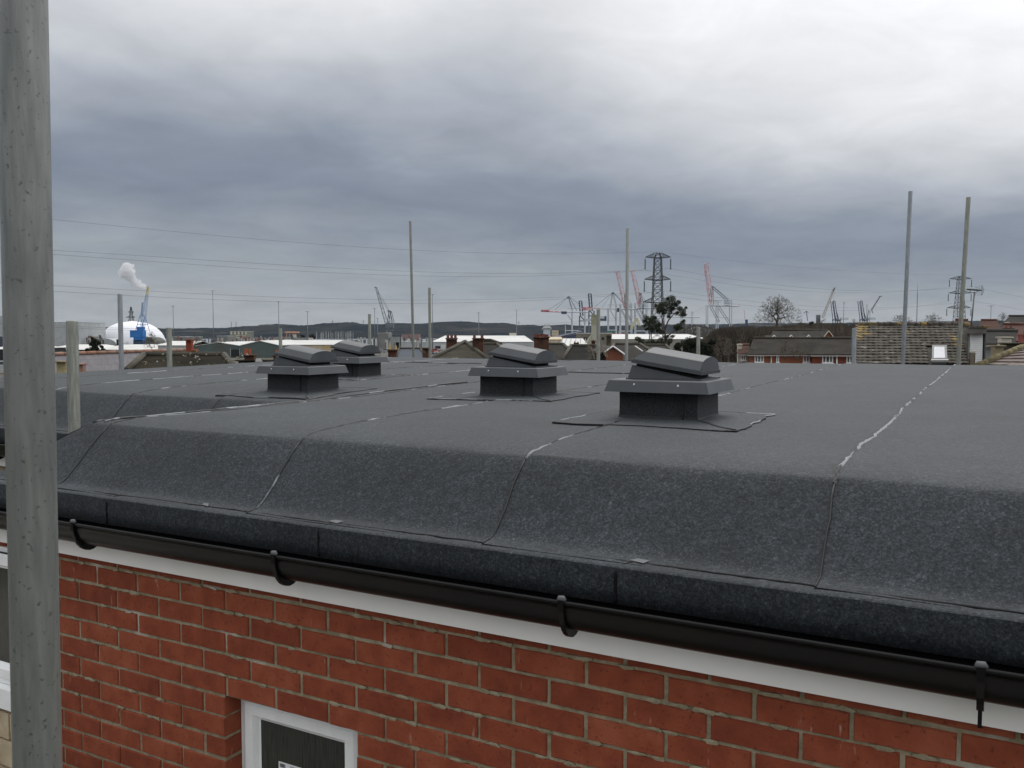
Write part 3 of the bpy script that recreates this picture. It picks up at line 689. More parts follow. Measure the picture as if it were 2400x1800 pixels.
# ---------- pylons
STEEL = mat('pylon_steel', (.022, .027, .033), (.04, .045, .05), scale=.5, rough=.6)
def pylon(cx_, ytop, arms, D, body, label, ins=27, r=.17, small=False):
    root = empty('electricity_pylon', label, 'pylon', (P(cx_, ytop, D).x, D, gz(P(cx_, ytop, D).x, D)), 0, 'electricity pylons')
    base = root.location.copy(); k_ = D / F
    X_ = lambda px_: (px_ - cx_) * k_
    Z_ = lambda py: P(cx_, py, D).z - base.z
    tw = MB(); ys = body   # list of (y, halfwidth px)
    for (ya, wa), (yb, wb) in zip(ys, ys[1:]):
        za, zb = Z_(ya), Z_(yb); ha, hb = wa * k_, wb * k_
        ca = [(-ha, -ha, za), (ha, -ha, za), (ha, ha, za), (-ha, ha, za)]; cb = [(-hb, -hb, zb), (hb, -hb, zb), (hb, hb, zb), (-hb, hb, zb)]
        for i in range(4):
            tw.bar(ca[i], cb[i], r * 1.2); tw.bar(ca[i], cb[(i + 1) % 4], r * .6); tw.bar(ca[(i + 1) % 4], cb[i], r * .6); tw.bar(cb[i], cb[(i + 1) % 4], r * .5)
    tw.build('tower', STEEL, root)
    for (ya, xl, xr, hy) in arms:
        am = MB(); z_ = Z_(ya); hw = lerp([(y_, w_) for y_, w_ in ys], ya) * k_ if ya > ys[0][0] else ys[0][1] * k_
        am.bar((-hw, 0, z_), (hw, 0, z_), r).bar((-hw, -hw, z_), (hw, -hw, z_), r).bar((-hw, hw, z_), (hw, hw, z_), r)
        for s_, xe in ((-1, xl), (1, xr)):
            tip = Vector((X_(xe), 0, z_ + .3)); zt = Z_(ya - hy)
            for yy in (-hw, hw):
                am.bar((s_ * hw, yy, z_), tip, r * .9); am.bar((s_ * hw * .9, yy, zt), tip, r * .7)
                for f in (.2, .4, .6, .8):
                    p = Vector((s_ * hw, yy, z_)).lerp(tip, f); q = Vector((s_ * hw * .9, yy, zt)).lerp(tip, f); q2 = Vector((s_ * hw * .9, yy, zt)).lerp(tip, f - .2)
                    am.bar(p, q, r * .4); am.bar(p, q2, r * .4)
        arm = am.build('crossarm', STEEL, root)
        if ins:
            for xe in (xl, xr):
                x = X_(xe); zt = z_; zb = z_ - ins * k_; pts = [(x, 0, zt), (x, 0, zt - .4)]; rr = [.05, .05]
                n = 12
                for i in range(n):
                    z1 = zt - .5 - (zt - zb - .8) * i / n; pts += [(x, 0, z1), (x, 0, z1 - .12)]; rr += [.26, .13]
                pts.append((x, 0, zb)); rr.append(.1)
                MB().tube(pts, rr, 6, True, False).tube([(x - .5, 0, zb + .5), (x, 0, zb), (x + .5, 0, zb + .5)], .06, 4).build('insulator', STEEL, root)
    return root
bd = [(592, 3), (604, 7.8)] + [(604 + 15 * i, 7.8 + .52 * i) for i in range(1, 8)] + [(723 + 18 * i, 11.8 + 1.1 * i) for i in range(0, 8)]
pylon(1542, 588, [(604.5, 1512.5, 1572, 12), (656.5, 1511, 1572.5, 12), (709.5, 1508.5, 1575, 13)], 330, bd, 'tall dark lattice electricity pylon, nearer of the two, behind the evergreen tree')
bd = [(647, 2), (654, 5)] + [(654 + 11 * i, 5 + .55 * i) for i in range(1, 13)]
pylon(2251, 644, [(654.5, 2226, 2277.5, 7), (688, 2224, 2277.5, 7), (722.5, 2221.5, 2278, 7)], 520, bd, 'lattice electricity pylon farther off, half hidden by a leaning scaffold pole', 18, .17)
bd = [(719, 1), (732, 2.2), (741, 3), (752, 4.5), (770, 6)]
pylon(307, 719, [(732, 300, 314, 3), (744, 294, 316, 3)], 1500, bd, 'small distant pylon above the white dome', 0, .4)
for (x, yt, yb) in ((542, 753, 768), (553, 753, 768), (779, 750, 760), (851, 749, 760), (1081, 750, 758), (1216, 752, 764)):
    a = P(x, yt, 4900); m_ = MB().bar(a, (a.x - 1.5, a.y, P(x, yb + 8, 4900).z), .8).bar(a, (a.x + 3, a.y, P(x, yb + 8, 4900).z), .8).bar((a.x - 7, a.y, a.z - 8), (a.x + 9, a.y, a.z - 8), .7)
    tag(m_.build('hill_pylon', STEEL), 'tiny pylon on the skyline of the distant hills', 'pylon', 'tiny pylons on the hills')

# ---------- floodlight masts
MAST = mat('mast_grey', (.16, .18, .19), rough=.5, metal=.2); LAMP = mat('lamp_housing', (.5, .52, .53), rough=.4)
def mast(x, ytop, D, label, hw=5):
    a = P(x, ytop, D); g_ = gz(a.x, a.y); hh = a.z - g_
    root = empty('floodlight_mast', label, 'light mast', (a.x, a.y, g_), 0, 'floodlight masts of the docks')
    k_ = D / F
    MB().tube([(0, 0, 0), (0, 0, hh * .5), (0, 0, hh)], [k_ * 1.15, k_ * .8, k_ * .6], 8).build('mast_tube', MAST, root)
    h_ = MB(); h_.tube([(0, 0, hh - .2 * k_), (0, 0, hh + 1.2 * k_)], hw * k_ * .4, 8)
    for i in range(8):
        t_ = 2 * pi * i / 8; h_.box(hw * k_ * cos(t_) - k_ * .9, hw * k_ * cos(t_) + k_ * .9, hw * k_ * sin(t_) - .3, hw * k_ * sin(t_) + .3, hh - k_ * .6, hh + k_ * .8)
        h_.bar((0, 0, hh), (hw * k_ * cos(t_), hw * k_ * sin(t_), hh), k_ * .3)
    h_.build('lamp_head', LAMP, root)
for x, yt, D, lb, hw in ((405.5, 717, 420, 'floodlight mast right of the white dome', 3.5), (498.5, 681, 350, 'tallest floodlight mast, left of the green sheds', 6), (652.7, 707, 430, 'floodlight mast above the short pole behind the front vents', 4),
    (720.5, 730, 600, 'floodlight mast behind the marina trees', 3.5), (878, 723, 520, 'floodlight mast just left of the grey dock crane', 3.5), (885, 746, 800, 'smaller floodlight mast at the foot of the grey crane jib', 3),
    (1013.5, 690, 380, 'floodlight mast right of the medium scaffold pole', 4), (1122, 733, 600, 'floodlight mast above the second chimney from the left', 3), (1211, 726, 560, 'floodlight mast rising from the long white warehouse roof', 4),
    (2323, 717, 450, 'floodlight mast with bright lamps at the far right', 6), (2039, 729, 500, 'floodlight mast behind the left end of the lichen covered roof', 4), (1978, 709, 800, 'slim mast between the two dark quay cranes', 2), (2032, 715, 900, 'slim mast beside the thin crane jib', 2)):
    mast(x, yt, D, lb, hw)
a = P(2151, 661, 400)
tag(MB().tube([(a.x, a.y, gz(a.x, a.y)), (a.x, a.y, a.z - 6), a], [.2, .14, .04], 5).build('radio_mast', MAST), 'thin radio mast between the two tall right scaffold poles', 'radio mast')

# ---------- sheds, warehouses and port buildings
WHITE = mat('white_sheet_roof', (.60, .60, .57), (.50, .50, .48), scale=.3, rough=.5); WHITEB = mat('bright_roof', (.55, .55, .53), (.47, .47, .455), scale=.08, rough=.55)
GREYW = mat('grey_cladding', (.22, .235, .23), (.26, .275, .265), scale=.4, rough=.6); PALEW = mat('pale_cladding', (.34, .36, .37), (.40, .42, .42), scale=.2, rough=.6)
GREENW = mat('green_cladding', (.075, .10, .095), (.09, .115, .108), scale=.3, rough=.6); DARKW = mat('dark_opening', (.015, .017, .018), rough=.6)
ORANGE = mat('orange_door', (.42, .10, .04), (.35, .08, .035), scale=1.5, rough=.7); BUFF = mat('buff_wall', (.42, .35, .24), (.5, .42, .3), scale=.6, rough=.8)
OLIVE = mat('olive_cladding', (.13, .135, .10), (.16, .165, .125), scale=.2, rough=.7); CREAM = mat('cream_render', (.5, .47, .38), (.56, .53, .44), scale=.4, rough=.8)
def col_(n_, c): return mat(n_, c, tuple(v * .8 for v in c), scale=.4, rough=.65)
RED_ = col_('container_red', (.33, .09, .07)); BLUE_ = col_('container_blue', (.05, .10, .26)); GRN_ = col_('container_green', (.06, .20, .16)); GRY_ = col_('container_grey', (.32, .33, .34)); PUR_ = col_('container_purple', (.14, .10, .25))
def shed(label, x0, x1, yw, yr, D, depth, wm, rm, kind='side', base=None, cat='shed', name='shed', hip=0, group=None, doors=()):
    a = P(x0, yw, D); b = P(x1, yw, D); zw = a.z; zb = (gz((a.x + b.x) / 2, D) - .4) if base is None else base
    root = empty(name, label, cat, ((a.x + b.x) / 2, D, zb), 0, group); ox, oy, oz = root.location
    L_, R_ = a.x - ox, b.x - ox; zt = zw - oz
    w_ = MB()
    if kind == 'side':
        zr = P(x0, yr, D + depth / 2).z - oz; xm = R_ if True else 0
        w_.box(L_, R_, 0, depth, 0, zt)
        for x in (L_, R_):
            if not hip: w_.add([(x, .001, zt), (x, depth, zt), (x, depth / 2, zr)], [(0, 1, 2), (2, 1, 0)])
        w_.build('wall', wm, root)
        hl = hip * (R_ - L_); e = .25
        rf = MB(); P4 = [(L_ - e, -e, zt), (R_ + e, -e, zt), (R_ - hl, depth / 2, zr), (L_ + hl, depth / 2, zr), (R_ + e, depth + e, zt), (L_ - e, depth + e, zt)]
        t_ = .12; up = [(p[0], p[1], p[2] + t_) for p in P4]
        rf.add(P4 + up, [(0, 1, 2, 3)[::-1], (3, 2, 4, 5)[::-1], (6, 7, 8, 9), (9, 8, 10, 11), (0, 1, 7, 6), (1, 4, 10, 8, 7) if False else (1, 2, 8, 7), (2, 4, 10, 8), (4, 5, 11, 10), (5, 3, 9, 11), (3, 0, 6, 9)])
        if hip: rf.add([(R_ + e, -e, zt + t_), (R_ + e, depth + e, zt + t_), (R_ - hl, depth / 2, zr + t_), (L_ - e, -e, zt + t_), (L_ - e, depth + e, zt + t_), (L_ + hl, depth / 2, zr + t_)], [(0, 1, 2), (3, 5, 4)])
        rf.build('roof', rm, root)
    elif kind == 'front':
        za = P((x0 + x1) / 2, yr, D).z - oz; m_ = 0
        b_ = [(L_, 0, 0), (R_, 0, 0), (R_, 0, zt), (0, 0, za), (L_, 0, zt)]; t = [(x, depth, z) for x, _, z in b_]
        w_.add(b_ + t, [(0, 1, 2, 3, 4), (9, 8, 7, 6, 5), (0, 5, 6, 1), (1, 6, 7, 2), (4, 9, 5, 0)])
        w_.build('wall', wm, root)
        e = .2; rf = MB()
        for s_, xx in ((1, R_), (-1, L_)):
            A = [(0, -e, za + .02), (xx + s_ * e, -e, zt + .02 - e * .3), (xx + s_ * e, depth, zt + .02 - e * .3), (0, depth, za + .02)]; B = [(p[0], p[1], p[2] + .18) for p in A]
            rf.add(A + B, [(0, 1, 2, 3), (7, 6, 5, 4), (0, 4, 5, 1), (1, 5, 6, 2), (2, 6, 7, 3), (3, 7, 4, 0)])
        rf.build('roof', rm, root)
    else:
        w_.box(L_, R_, 0, depth, 0, zt); w_.build('wall', wm, root)
        MB().box(L_ - .15, R_ + .15, -.15, depth + .15, zt + .01, zt + .35).build('roof', rm, root)
    for (nm, dx0, dx1, dy0, dy1, dm) in doors:
        p = P(dx0, dy0, D); q = P(dx1, dy1, D)
        MB().box(p.x - ox, q.x - ox, -.10, .05, max(q.z - oz, .02), p.z - oz).build(nm, dm, root)
    return root
shed('tall pale grey silo building left of the small weathered pole', 100, 184, 756, 756, 900, 60, PALEW, GREYW, 'flat', cat='building', name='port_building')
shed('tall pale port building at the left edge of the photo', -60, 11, 742, 742, 900, 60, PALEW, GREYW, 'flat', cat='building', name='port_building')
shed('low grey building beside the tall one at the left edge', 11, 20, 778, 778, 880, 40, GREYW, WHITE, 'flat', cat='building', name='port_building')
shed('dark blue grey block at the left edge in front of the tall pale building', -40, 5, 789, 789, 800, 40, mat('slate_blue', (.05, .065, .09), rough=.7), GREYW, 'flat', cat='building', name='port_building')
for i, (x0, x1, yw, yr, D, lb) in enumerate(((100, 216, 820, 808, 300, 'low white roofed shed left of the dark conifer'), (232, 330, 820, 808, 305, 'low white roofed shed in front of the dome, beside the conifer'), (330, 398, 822, 806, 310, 'low white roofed shed below the blue crane'), (-30, 24, 819, 808, 240, 'white roofed shed above the silver car'))):
    shed(lb, x0, x1, yw, yr, D, 30, DARKW, WHITE, 'side', group='low white roofed sheds', hip=.12)
shed('grey walled white roofed unit between the dome and the orange chimney', 370, 446, 810, 800, 300, 24, PALEW, WHITE, 'side')
shed('dark green grey shed with a large black roller opening', 452, 571, 812, 803, 290, 40, GREENW, WHITEB, 'front', doors=(('door', 541, 561, 819, 836, DARKW), ('door_frame', 539.5, 541, 817, 836, PALEW), ('door_frame', 561, 562.5, 817, 836, PALEW)))
shed('green gabled shed with two orange doors', 564, 654, 810, 799.5, 280, 40, GREENW, WHITEB, 'front', doors=(('door', 573, 581, 817, 832, ORANGE), ('door', 583, 590, 817, 832, ORANGE), ('door', 645, 652, 820, 832, ORANGE)))
shed('long white roofed warehouse behind the front vents', 652, 790, 808.5, 798, 300, 40, BUFF, WHITEB, 'side', cat='warehouse', name='warehouse', doors=tuple(('panel', 758 + 7 * i, 761 + 7 * i, 810, 816, mat('yellow_panel', (.5, .33, .08), rough=.7)) for i in range(4)))
shed('olive and cream stepped port building on the waterfront', 539, 578, 777, 777, 1100, 30, OLIVE, WHITE, 'flat', cat='building', name='port_building', doors=tuple(('turret', 540 + 8.5 * i, 544.5 + 8.5 * i, 777.5, 784, CREAM) for i in range(5)) + (('window_band', 553, 577, 786, 788, CREAM), ('window_band', 553, 577, 790, 792, CREAM)))
for i, (x0, x1, y0, m_, lb) in enumerate(((400, 452, 790, WHITE, 'low white dock roof right of the dome'), (508, 533, 788, WHITEB, 'small bright dock roof left of the olive building'), (640, 680, 791, GREYW, 'grey dock building left of the orange gantry'), (680, 720, 793, GREYW, 'grey dock building under the orange gantry'),
    (941, 958, 784, mat('pink_brick', (.24, .15, .13), rough=.8), 'distant pink brick block across the water'), (960, 983, 783, mat('pink_brick', (.24, .15, .13)), 'distant longer pink brick block across the water'), (884, 910, 781, WHITEB, 'narrow white dock canopy beside the grey crane'),
    (928, 1000, 802, PALEW, 'flat pale blue grey dock shed by the water'), (915, 935, 791, GREYW, 'grey quay hut at the foot of the grey crane'), (1000, 1016, 795, PALEW, 'pale hut at the left end of the long warehouse'), (720, 760, 797, WHITE, 'white flat roof behind the left vents'))):
    D = 800 if i not in (4, 5) else 2700
    shed(lb, x0, x1, y0, y0, D if i != 9 else 600, 25, mat('dock_grey', (.14, .145, .14), (.2, .2, .19), scale=.1, rough=.8) if m_ in (WHITE, WHITEB) else m_, m_, 'flat', cat='building', name='dock_building', base=-17)
shed('long white roofed warehouse with a grey gable, behind the brick chimneys', 1013, 1250, 801.5, 787, 500, 70, PALEW, WHITEB, 'side', cat='warehouse', name='warehouse', hip=.08, doors=(('door', 1020, 1032, 811, 817, DARKW), ('door', 1034, 1044, 808, 818, WHITE)))
shed('small plant room on the long warehouse roof', 1194, 1210, 782, 782, 540, 6, CREAM, CREAM, 'flat', cat='hut', name='plant_room')
shed('long white roofed warehouse behind the evergreen tree', 1428, 1660, 795, 783.5, 450, 70, mat('grey_brown_cladding', (.24, .23, .20), (.28, .27, .24), scale=.2, rough=.8), WHITEB, 'side', cat='warehouse', name='warehouse', hip=.07)
shed('white roofed warehouse right of the gabled rear house', 1945, 2060, 793, 782, 330, 40, PALEW, WHITEB, 'side', cat='warehouse', name='warehouse', hip=.08)
shed('grey brown mill building with a flat roof behind the pale tower', 1361, 1434, 782, 782, 420, 30, mat('mill_wall', (.16, .145, .11), (.2, .18, .14), scale=.3, rough=.9), WHITE, 'flat', cat='building', name='mill_building', doors=(('window', 1368, 1376, 790, 796, DARKW), ('window', 1410, 1416, 790, 797, DARKW)))
shed('buff shed under the conveyor', 1288, 1318, 796, 790, 420, 16, BUFF, BUFF, 'side', cat='shed', doors=(('door', 1292, 1297, 799, 806, CREAM), ('door', 1300, 1305, 799, 806, CREAM)))
sw = shed('shed with a striped white roof left of the pale tower', 1318, 1378, 811, 794, 330, 24, PALEW, WHITEB, 'side', cat='shed', hip=.1)
for i in range(5):
    p = P(1322 + 12.5 * i, 811, 329.6); q = P(1328 + 11 * i, 794, 341.5); MB().bar(p - Vector(sw.location), q - Vector(sw.location) + Vector((0, 0, .2)), .16).build('roof_joint', GREYW, sw)
# pale square tower with flared base
root = empty('square_tower', 'pale square tower with a darker top band and a sloping buttress', 'tower', (P(1394, 740, 380).x, 380, gz(0, 380)))
k_ = 380 / F; zt = P(1394, 739, 380).z - root.location.z; z2 = P(1394, 762, 380).z - root.location.z; z3 = P(1394, 790, 380).z - root.location.z
TOW = mat('tower_concrete', (.36, .35, .28), (.42, .41, .33), scale=.5, rough=.9)
MB().box(-6.5 * k_, 6.5 * k_, 0, 3, 0, z2 - .1).build('shaft', TOW, root); MB().box(-7 * k_, 7 * k_, -.2, 3.2, z2, zt).build('top_band', mat('tower_band', (.26, .25, .17), (.33, .32, .23), scale=.5, rough=.9), root)
MB().box(-7.4 * k_, 7.4 * k_, -.35, 3.3, zt + .01, zt + .3).build('cap', TOW, root)
MB().hexa([(-45 * k_, .3, 0), (-6.7 * k_, .3, 0), (-6.7 * k_, 2.8, 0), (-45 * k_, 2.8, 0)], [(-26 * k_, .3, z3 - 3.6), (-6.7 * k_, .3, z3 + 1.0), (-6.7 * k_, 2.8, z3 + 1.0), (-26 * k_, 2.8, z3 - 3.6)]).build('buttress', TOW, root)
# conveyor
tag(MB().bar(P(1286, 793.5, 440), P(1362, 777, 470), .75).bar(P(1286, 795, 440), P(1362, 781, 470), .5).build('conveyor', mat('conveyor_blue', (.07, .085, .13), (.1, .11, .15), scale=.3, rough=.6)), 'sloping blue grey conveyor left of the pale tower', 'conveyor')
shed('dark blue hopper at the upper end of the conveyor', 1328, 1362, 783, 783, 475, 10, mat('hopper_blue', (.06, .07, .12), rough=.7), DARKW, 'flat', cat='hopper', name='hopper')
# white dome with arched openings
D = 950; k_ = D / F; root = empty('storage_dome', 'large white dome with an arched dark opening behind the blue crane', 'dome', (P(311, 800, D + 40).x, D + 40, -17)); DOME = mat('dome_skin', (.80, .81, .84), (.74, .75, .79), scale=.02, rough=.5)
rx = 79 * k_; rzz = P(311, 751, D).z + 17; rows = []
for i in range(15):
    e = i / 14; rr = rx * (1 - e ** 2.6) ** .5 if e < 1 else 0.01; rows.append([(rr * cos(a_), rr * .8 * sin(a_), rzz * e) for a_ in [2 * pi * k / 48 for k in range(49)]])
MB().grid(rows).build('shell', DOME, root)
def arch(cx_, wpx, ytop, ybase, m_, nm, yo):
    x0 = P(cx_, 800, D).x - root.location.x; z0 = P(0, ybase, D).z + 17; hh = (ybase - ytop) * k_; w_ = wpx * k_
    pts = [(x0 + w_ * cos(pi - pi * i / 16), yo, z0 + hh * sin(pi * i / 16)) for i in range(17)]; b_ = [(p[0], yo + 30, p[2]) for p in pts]
    MB().add(pts + b_, [tuple(range(17))[::-1]] + [(i, i + 1, 17 + i + 1, 17 + i) for i in range(16)]).build(nm, m_, root)
arch(360, 21, 790, 806, mat('arch_shade', (.10, .105, .09), rough=.9), 'opening', -60); arch(262, 28, 793, 808, PALEW, 'side_opening', -58)
root2 = MB().box(P(275, 0, D).x, P(279, 0, D).x, D - 22, D - 20, -16, P(0, 795, D).z).build('gate_block', DARKW); root2.parent = root; root2.matrix_parent_inverse = Matrix.Translation(root.location).inverted()

# ---------- cranes, drawn member by member at their own distance
def girder(label, cat, name, D, parts, group=None, dy=12):
    xs = parts[0][2][0]; g0 = P(xs[0], xs[1], D); root = empty(name, label, cat, (g0.x, D, -17), 0, group); off_ = Vector(root.location)
    for nm, m_, segs in parts:
        mb = MB()
        for s_ in segs:
            x0, y0, x1, y1, w_ = s_[:5]; md = s_[5] if len(s_) > 5 else 'b'; k_ = D / F
            w_ *= 1.3 if md in 'bd' else 1
            if md == 'b': mb.bar(P(x0, y0, D) - off_, P(x1, y1, D) - off_, w_ * k_ / 2)
            elif md == 'd':    # doubled frame, front and back
                for yy in (0, dy): mb.bar(P(x0, y0, D) - off_ + Vector((0, yy, 0)), P(x1, y1, D) - off_ + Vector((0, yy, 0)), w_ * k_ / 2)
                mb.bar(P(x1, y1, D) - off_, P(x1, y1, D) - off_ + Vector((0, dy, 0)), w_ * k_ / 3)
            elif md == 'L': mb.lattice(P(x0, y0, D) - off_, P(x1, y1, D) - off_, w_ * k_, (s_[6] if len(s_) > 6 else w_) * k_, k_ * .45, max(3, int(math.hypot(x1 - x0, y1 - y0) / 6)))
            elif md == 'x': a_, b_ = P(x0, y0, D) - off_, P(x1, y1, D) - off_; mb.box(min(a_.x, b_.x), max(a_.x, b_.x), -w_ * k_ / 2, w_ * k_ / 2, min(a_.z, b_.z), max(a_.z, b_.z))
        mb.build(nm, m_, root)
    return root
CBLUE = mat('crane_blue', (.02, .14, .42), (.03, .18, .5), scale=.2, rough=.6); CLBLUE = mat('crane_light_blue', (.12, .26, .48), rough=.6); CYEL = mat('crane_yellow', (.55, .42, .06), rough=.6)
CGREY = mat('crane_grey', (.10, .115, .13), (.14, .155, .17), scale=.2, rough=.6); CWHT = mat('crane_white', (.42, .46, .48), (.5, .53, .55), scale=.1, rough=.6)
CPINK = mat('crane_red_white', (.52, .16, .17), (.55, .45, .45), scale=.22, rough=.6, lo=.47, hi=.53, detail=1); CDARK = mat('crane_dark_blue', (.045, .06, .10), rough=.7); CTAN = mat('crane_tan', (.34, .27, .22), rough=.7)
girder('blue dock crane with a yellow jib tip in front of the white dome', 'crane', 'dock_crane', 860, [
    ('pedestal', mat('crane_base', (.035, .06, .10), rough=.7), [(316, 812, 337, 797, 16, 'x'), (320, 798, 334, 790, 14, 'x')]), ('cabin', CBLUE, [(308, 774, 339, 791, 18, 'x'), (316, 790, 338, 799, 16, 'x'), (322, 766, 338, 774, 8, 'x')]),
    ('frame', CLBLUE, [(318, 774, 328, 740, 1.6, 'd'), (338, 774, 328, 740, 1.6, 'd'), (322, 760, 336, 760, 1.4, 'd'), (334, 709, 332, 742, 2.4, 'L')]), ('jib', CLBLUE, [(333, 775, 345, 690, 9, 'L', 4)]), ('jib_tip', CYEL, [(345, 690, 347, 671, 4, 'L', 2), (344, 678, 349, 676, 3, 'b')]), ('tie', CGREY, [(328, 740, 346, 676, .6)])], 'dock cranes')
girder('dark grey dock crane with its jib leaning left', 'crane', 'dock_crane', 1000, [
    ('pedestal', CWHT, [(908, 806, 908, 777, 5.5), (914, 806, 914, 777, 4)]), ('cabin', CGREY, [(904, 757, 923, 769, 14, 'x'), (907, 769, 920, 776, 12, 'x')]), ('frame', CGREY, [(907, 757, 912, 729, 1.6, 'd'), (921, 757, 914, 729, 1.6, 'd'), (915, 757, 913, 729, 5, 'L', 5), (908, 728, 917, 730, 3)]),
    ('jib', CGREY, [(906, 757, 882, 676, 7, 'L', 3.5), (878, 673, 884, 675, 3)]), ('tie', CGREY, [(913, 729, 882, 674, .7), (911, 729, 884, 685, .7)])], 'dock cranes')
girder('orange gantry crane beyond the left vents', 'crane', 'gantry_crane', 900, [('leg', mat('gantry_orange', (.52, .26, .16), rough=.7), [(670, 796, 673, 778, 2.2, 'd'), (688, 796, 686, 778, 2.2, 'd')]), ('beam', mat('gantry_orange', (.5, .2, .1)), [(668, 779, 695, 779, 3.2, 'd')]), ('trolley', CREAM, [(688, 784, 694, 792, 4, 'x')])], 'dock cranes')
QG = 'quay cranes of the container port'
girder('quay crane with its boom lowered, farthest left of the container port', 'crane', 'quay_crane', 1400, [('boom', CPINK, [(1268, 729.5, 1320, 731, 2.2, 'd')]), ('girder', CWHT, [(1320, 731, 1378, 731.5, 2.4, 'd'), (1330, 722, 1372, 722, 1.2, 'd')]), ('boom_tip', CPINK, [(1268, 726, 1287, 729, 5, 'x')]),
    ('leg', CWHT, [(1341.5, 722, 1341.5, 785, 2.4, 'd'), (1371.5, 722, 1371.5, 785, 2.4, 'd'), (1325, 762, 1325, 785, 2, 'b')]), ('sill_beam', CWHT, [(1325, 775, 1357, 775, 2, 'd'), (1341, 783, 1371, 783, 1.5, 'd')]), ('apex_frame', CGREY, [(1332.5, 694, 1341, 724, 1.2, 'd'), (1332.5, 694, 1330, 700, 3)]),
    ('stay', CGREY, [(1332.5, 695, 1285, 727, .7), (1332.5, 695, 1300, 727, .7), (1334, 695, 1352, 728, 1.6), (1334, 695, 1372, 724, .9), (1330, 738, 1339, 750, 1.4), (1339, 750, 1341, 758, 1.4)]), ('machinery_house', CDARK, [(1316, 730, 1328, 736, 10, 'x')])], QG)
for (x, y0, y1, lb) in ((1361, 705, 752, 'shorter dark blue quay crane with raised boom left of the pale tower'), (1383, 688, 740, 'taller dark blue quay crane with raised boom behind the pale tower')):
    girder(lb, 'crane', 'quay_crane', 1600, [('boom', CDARK, [(x - 3, y0, x, y1 - 12, 1.8, 'd'), (x + 3, y0 + 1, x + 6, y1 - 12, 1.8, 'd'), (x - 3, y0, x + 3, y0 + 1, 2)] + [(x - 3 + .07 * q, y0 + q, x + 3 + .07 * q, y0 + q + 6, .7) for q in range(4, int(y1 - y0 - 14), 8)]), ('frame', CGREY, [(x - 2, y1 - 12, x - 2, 783, 2, 'd'), (x + 10, y1 - 12, x + 10, 783, 2, 'd'), (x - 4, y1, x + 14, y1, 2.5, 'd'), (x - 2, y1 + 18, x + 10, y1 + 18, 2, 'd'), (x, y1 - 12, x + 12, y1 + 2, 1.5, 'd')])], QG)
girder('quay crane with lowered boom and pointed apex right of the pale tower', 'crane', 'quay_crane', 1350, [('boom', CPINK, [(1366, 720, 1388, 727, 6, 'x'), (1388, 722.5, 1425, 723, 2, 'd')]), ('girder', CWHT, [(1404, 723, 1500, 724, 2.6, 'd'), (1425, 714, 1480, 714, 1.2, 'd')]), ('leg', CWHT, [(1426.5, 722, 1426.5, 785, 2.4, 'd'), (1445, 714, 1445, 785, 2.4, 'd'), (1402.5, 723, 1402.5, 785, 2.2, 'd')]),
    ('sill_beam', CWHT, [(1426, 774, 1445, 774, 2.2, 'd')]), ('apex_frame', CGREY, [(1437, 684, 1431, 723, 1, 'd'), (1437, 684, 1445, 715, 1, 'd'), (1433, 687, 1440, 689, 2.4)]), ('stay', CGREY, [(1436, 685, 1392, 721, .8), (1437, 686, 1468, 718, 1.4), (1438, 685, 1476, 722, .8), (1430, 727, 1444, 750, 1.3), (1437, 684, 1410, 722, .6)]), ('machinery_house', CDARK, [(1447, 722, 1454, 731, 10, 'x'), (1406, 741, 1421, 752, 10, 'x')]), ('white_cabin', CWHT, [(1406, 741, 1416, 747, 11, 'x'), (1373, 747, 1388, 753, 10, 'x')])], QG)
def raised(lb, xt, yt, xb, yb, ax, ay, legs, tail, D=1250):
    girder(lb, 'crane', 'quay_crane', D, [('boom', CPINK, [(xt, yt, xb, yb, 7.5, 'L', 9), (xt - 5, yt + 1, xt + 5, yt, 1.8, 'b'), (xt - 1, yt + 1, xb - 3, yb, 1.3, 'd')]), ('girder', CWHT, [(xb - 6, yb + 2, tail, yb + 3, 3, 'd'), (xb, yb - 10, legs[1], yb - 11, 1.5, 'd')]),
        ('boom_tail', CPINK, [(tail - 10, yb + 3, tail + 4, yb + 3, 2.2, 'd')]), ('leg', CWHT, [(legs[0], yb - 10, legs[0], 785, 2.6, 'd'), (legs[1], yb - 10, legs[1], 785, 2.6, 'd')]), ('sill_beam', CWHT, [(legs[0], 776, legs[1], 776, 2, 'd'), (legs[0], yb + 30, legs[1], yb + 30, 1.2, 'd')]),
        ('apex_frame', CGREY, [(ax, ay, xb - 2, yb - 8, 1.4, 'd'), (ax, ay, ax + 2, yb, 1, 'd'), (ax - 3, ay, ax + 4, ay + 3, 2.5)]), ('stay', CGREY, [(ax, ay, legs[1] - 8, yb - 10, 1.8, 'd'), (ax, ay, legs[1], yb - 8, .8), (xb - 1, yb + 4, xb + 18, yb + 40, 1.4, 'd'), (legs[0] + 3, yb + 4, legs[1] - 4, yb + 42, 1.4, 'd')]), ('machinery_house', CWHT, [(legs[1] - 16, yb - 9, legs[1] - 5, yb - 1, 14, 'x')])], QG)
raised('red and white quay crane with raised boom, left of the tall scaffold pole', 1447, 636, 1468, 722, 1466, 690, (1455, 1481), 1488)
raised('red and white quay crane with raised boom, between tall scaffold pole and pylon', 1482, 633, 1502, 720, 1500, 686, (1490, 1517), 1527)
raised('red and white quay crane with raised boom, standing alone right of the evergreen', 1655, 618, 1669, 714, 1671, 671, (1683, 1715), 1730)
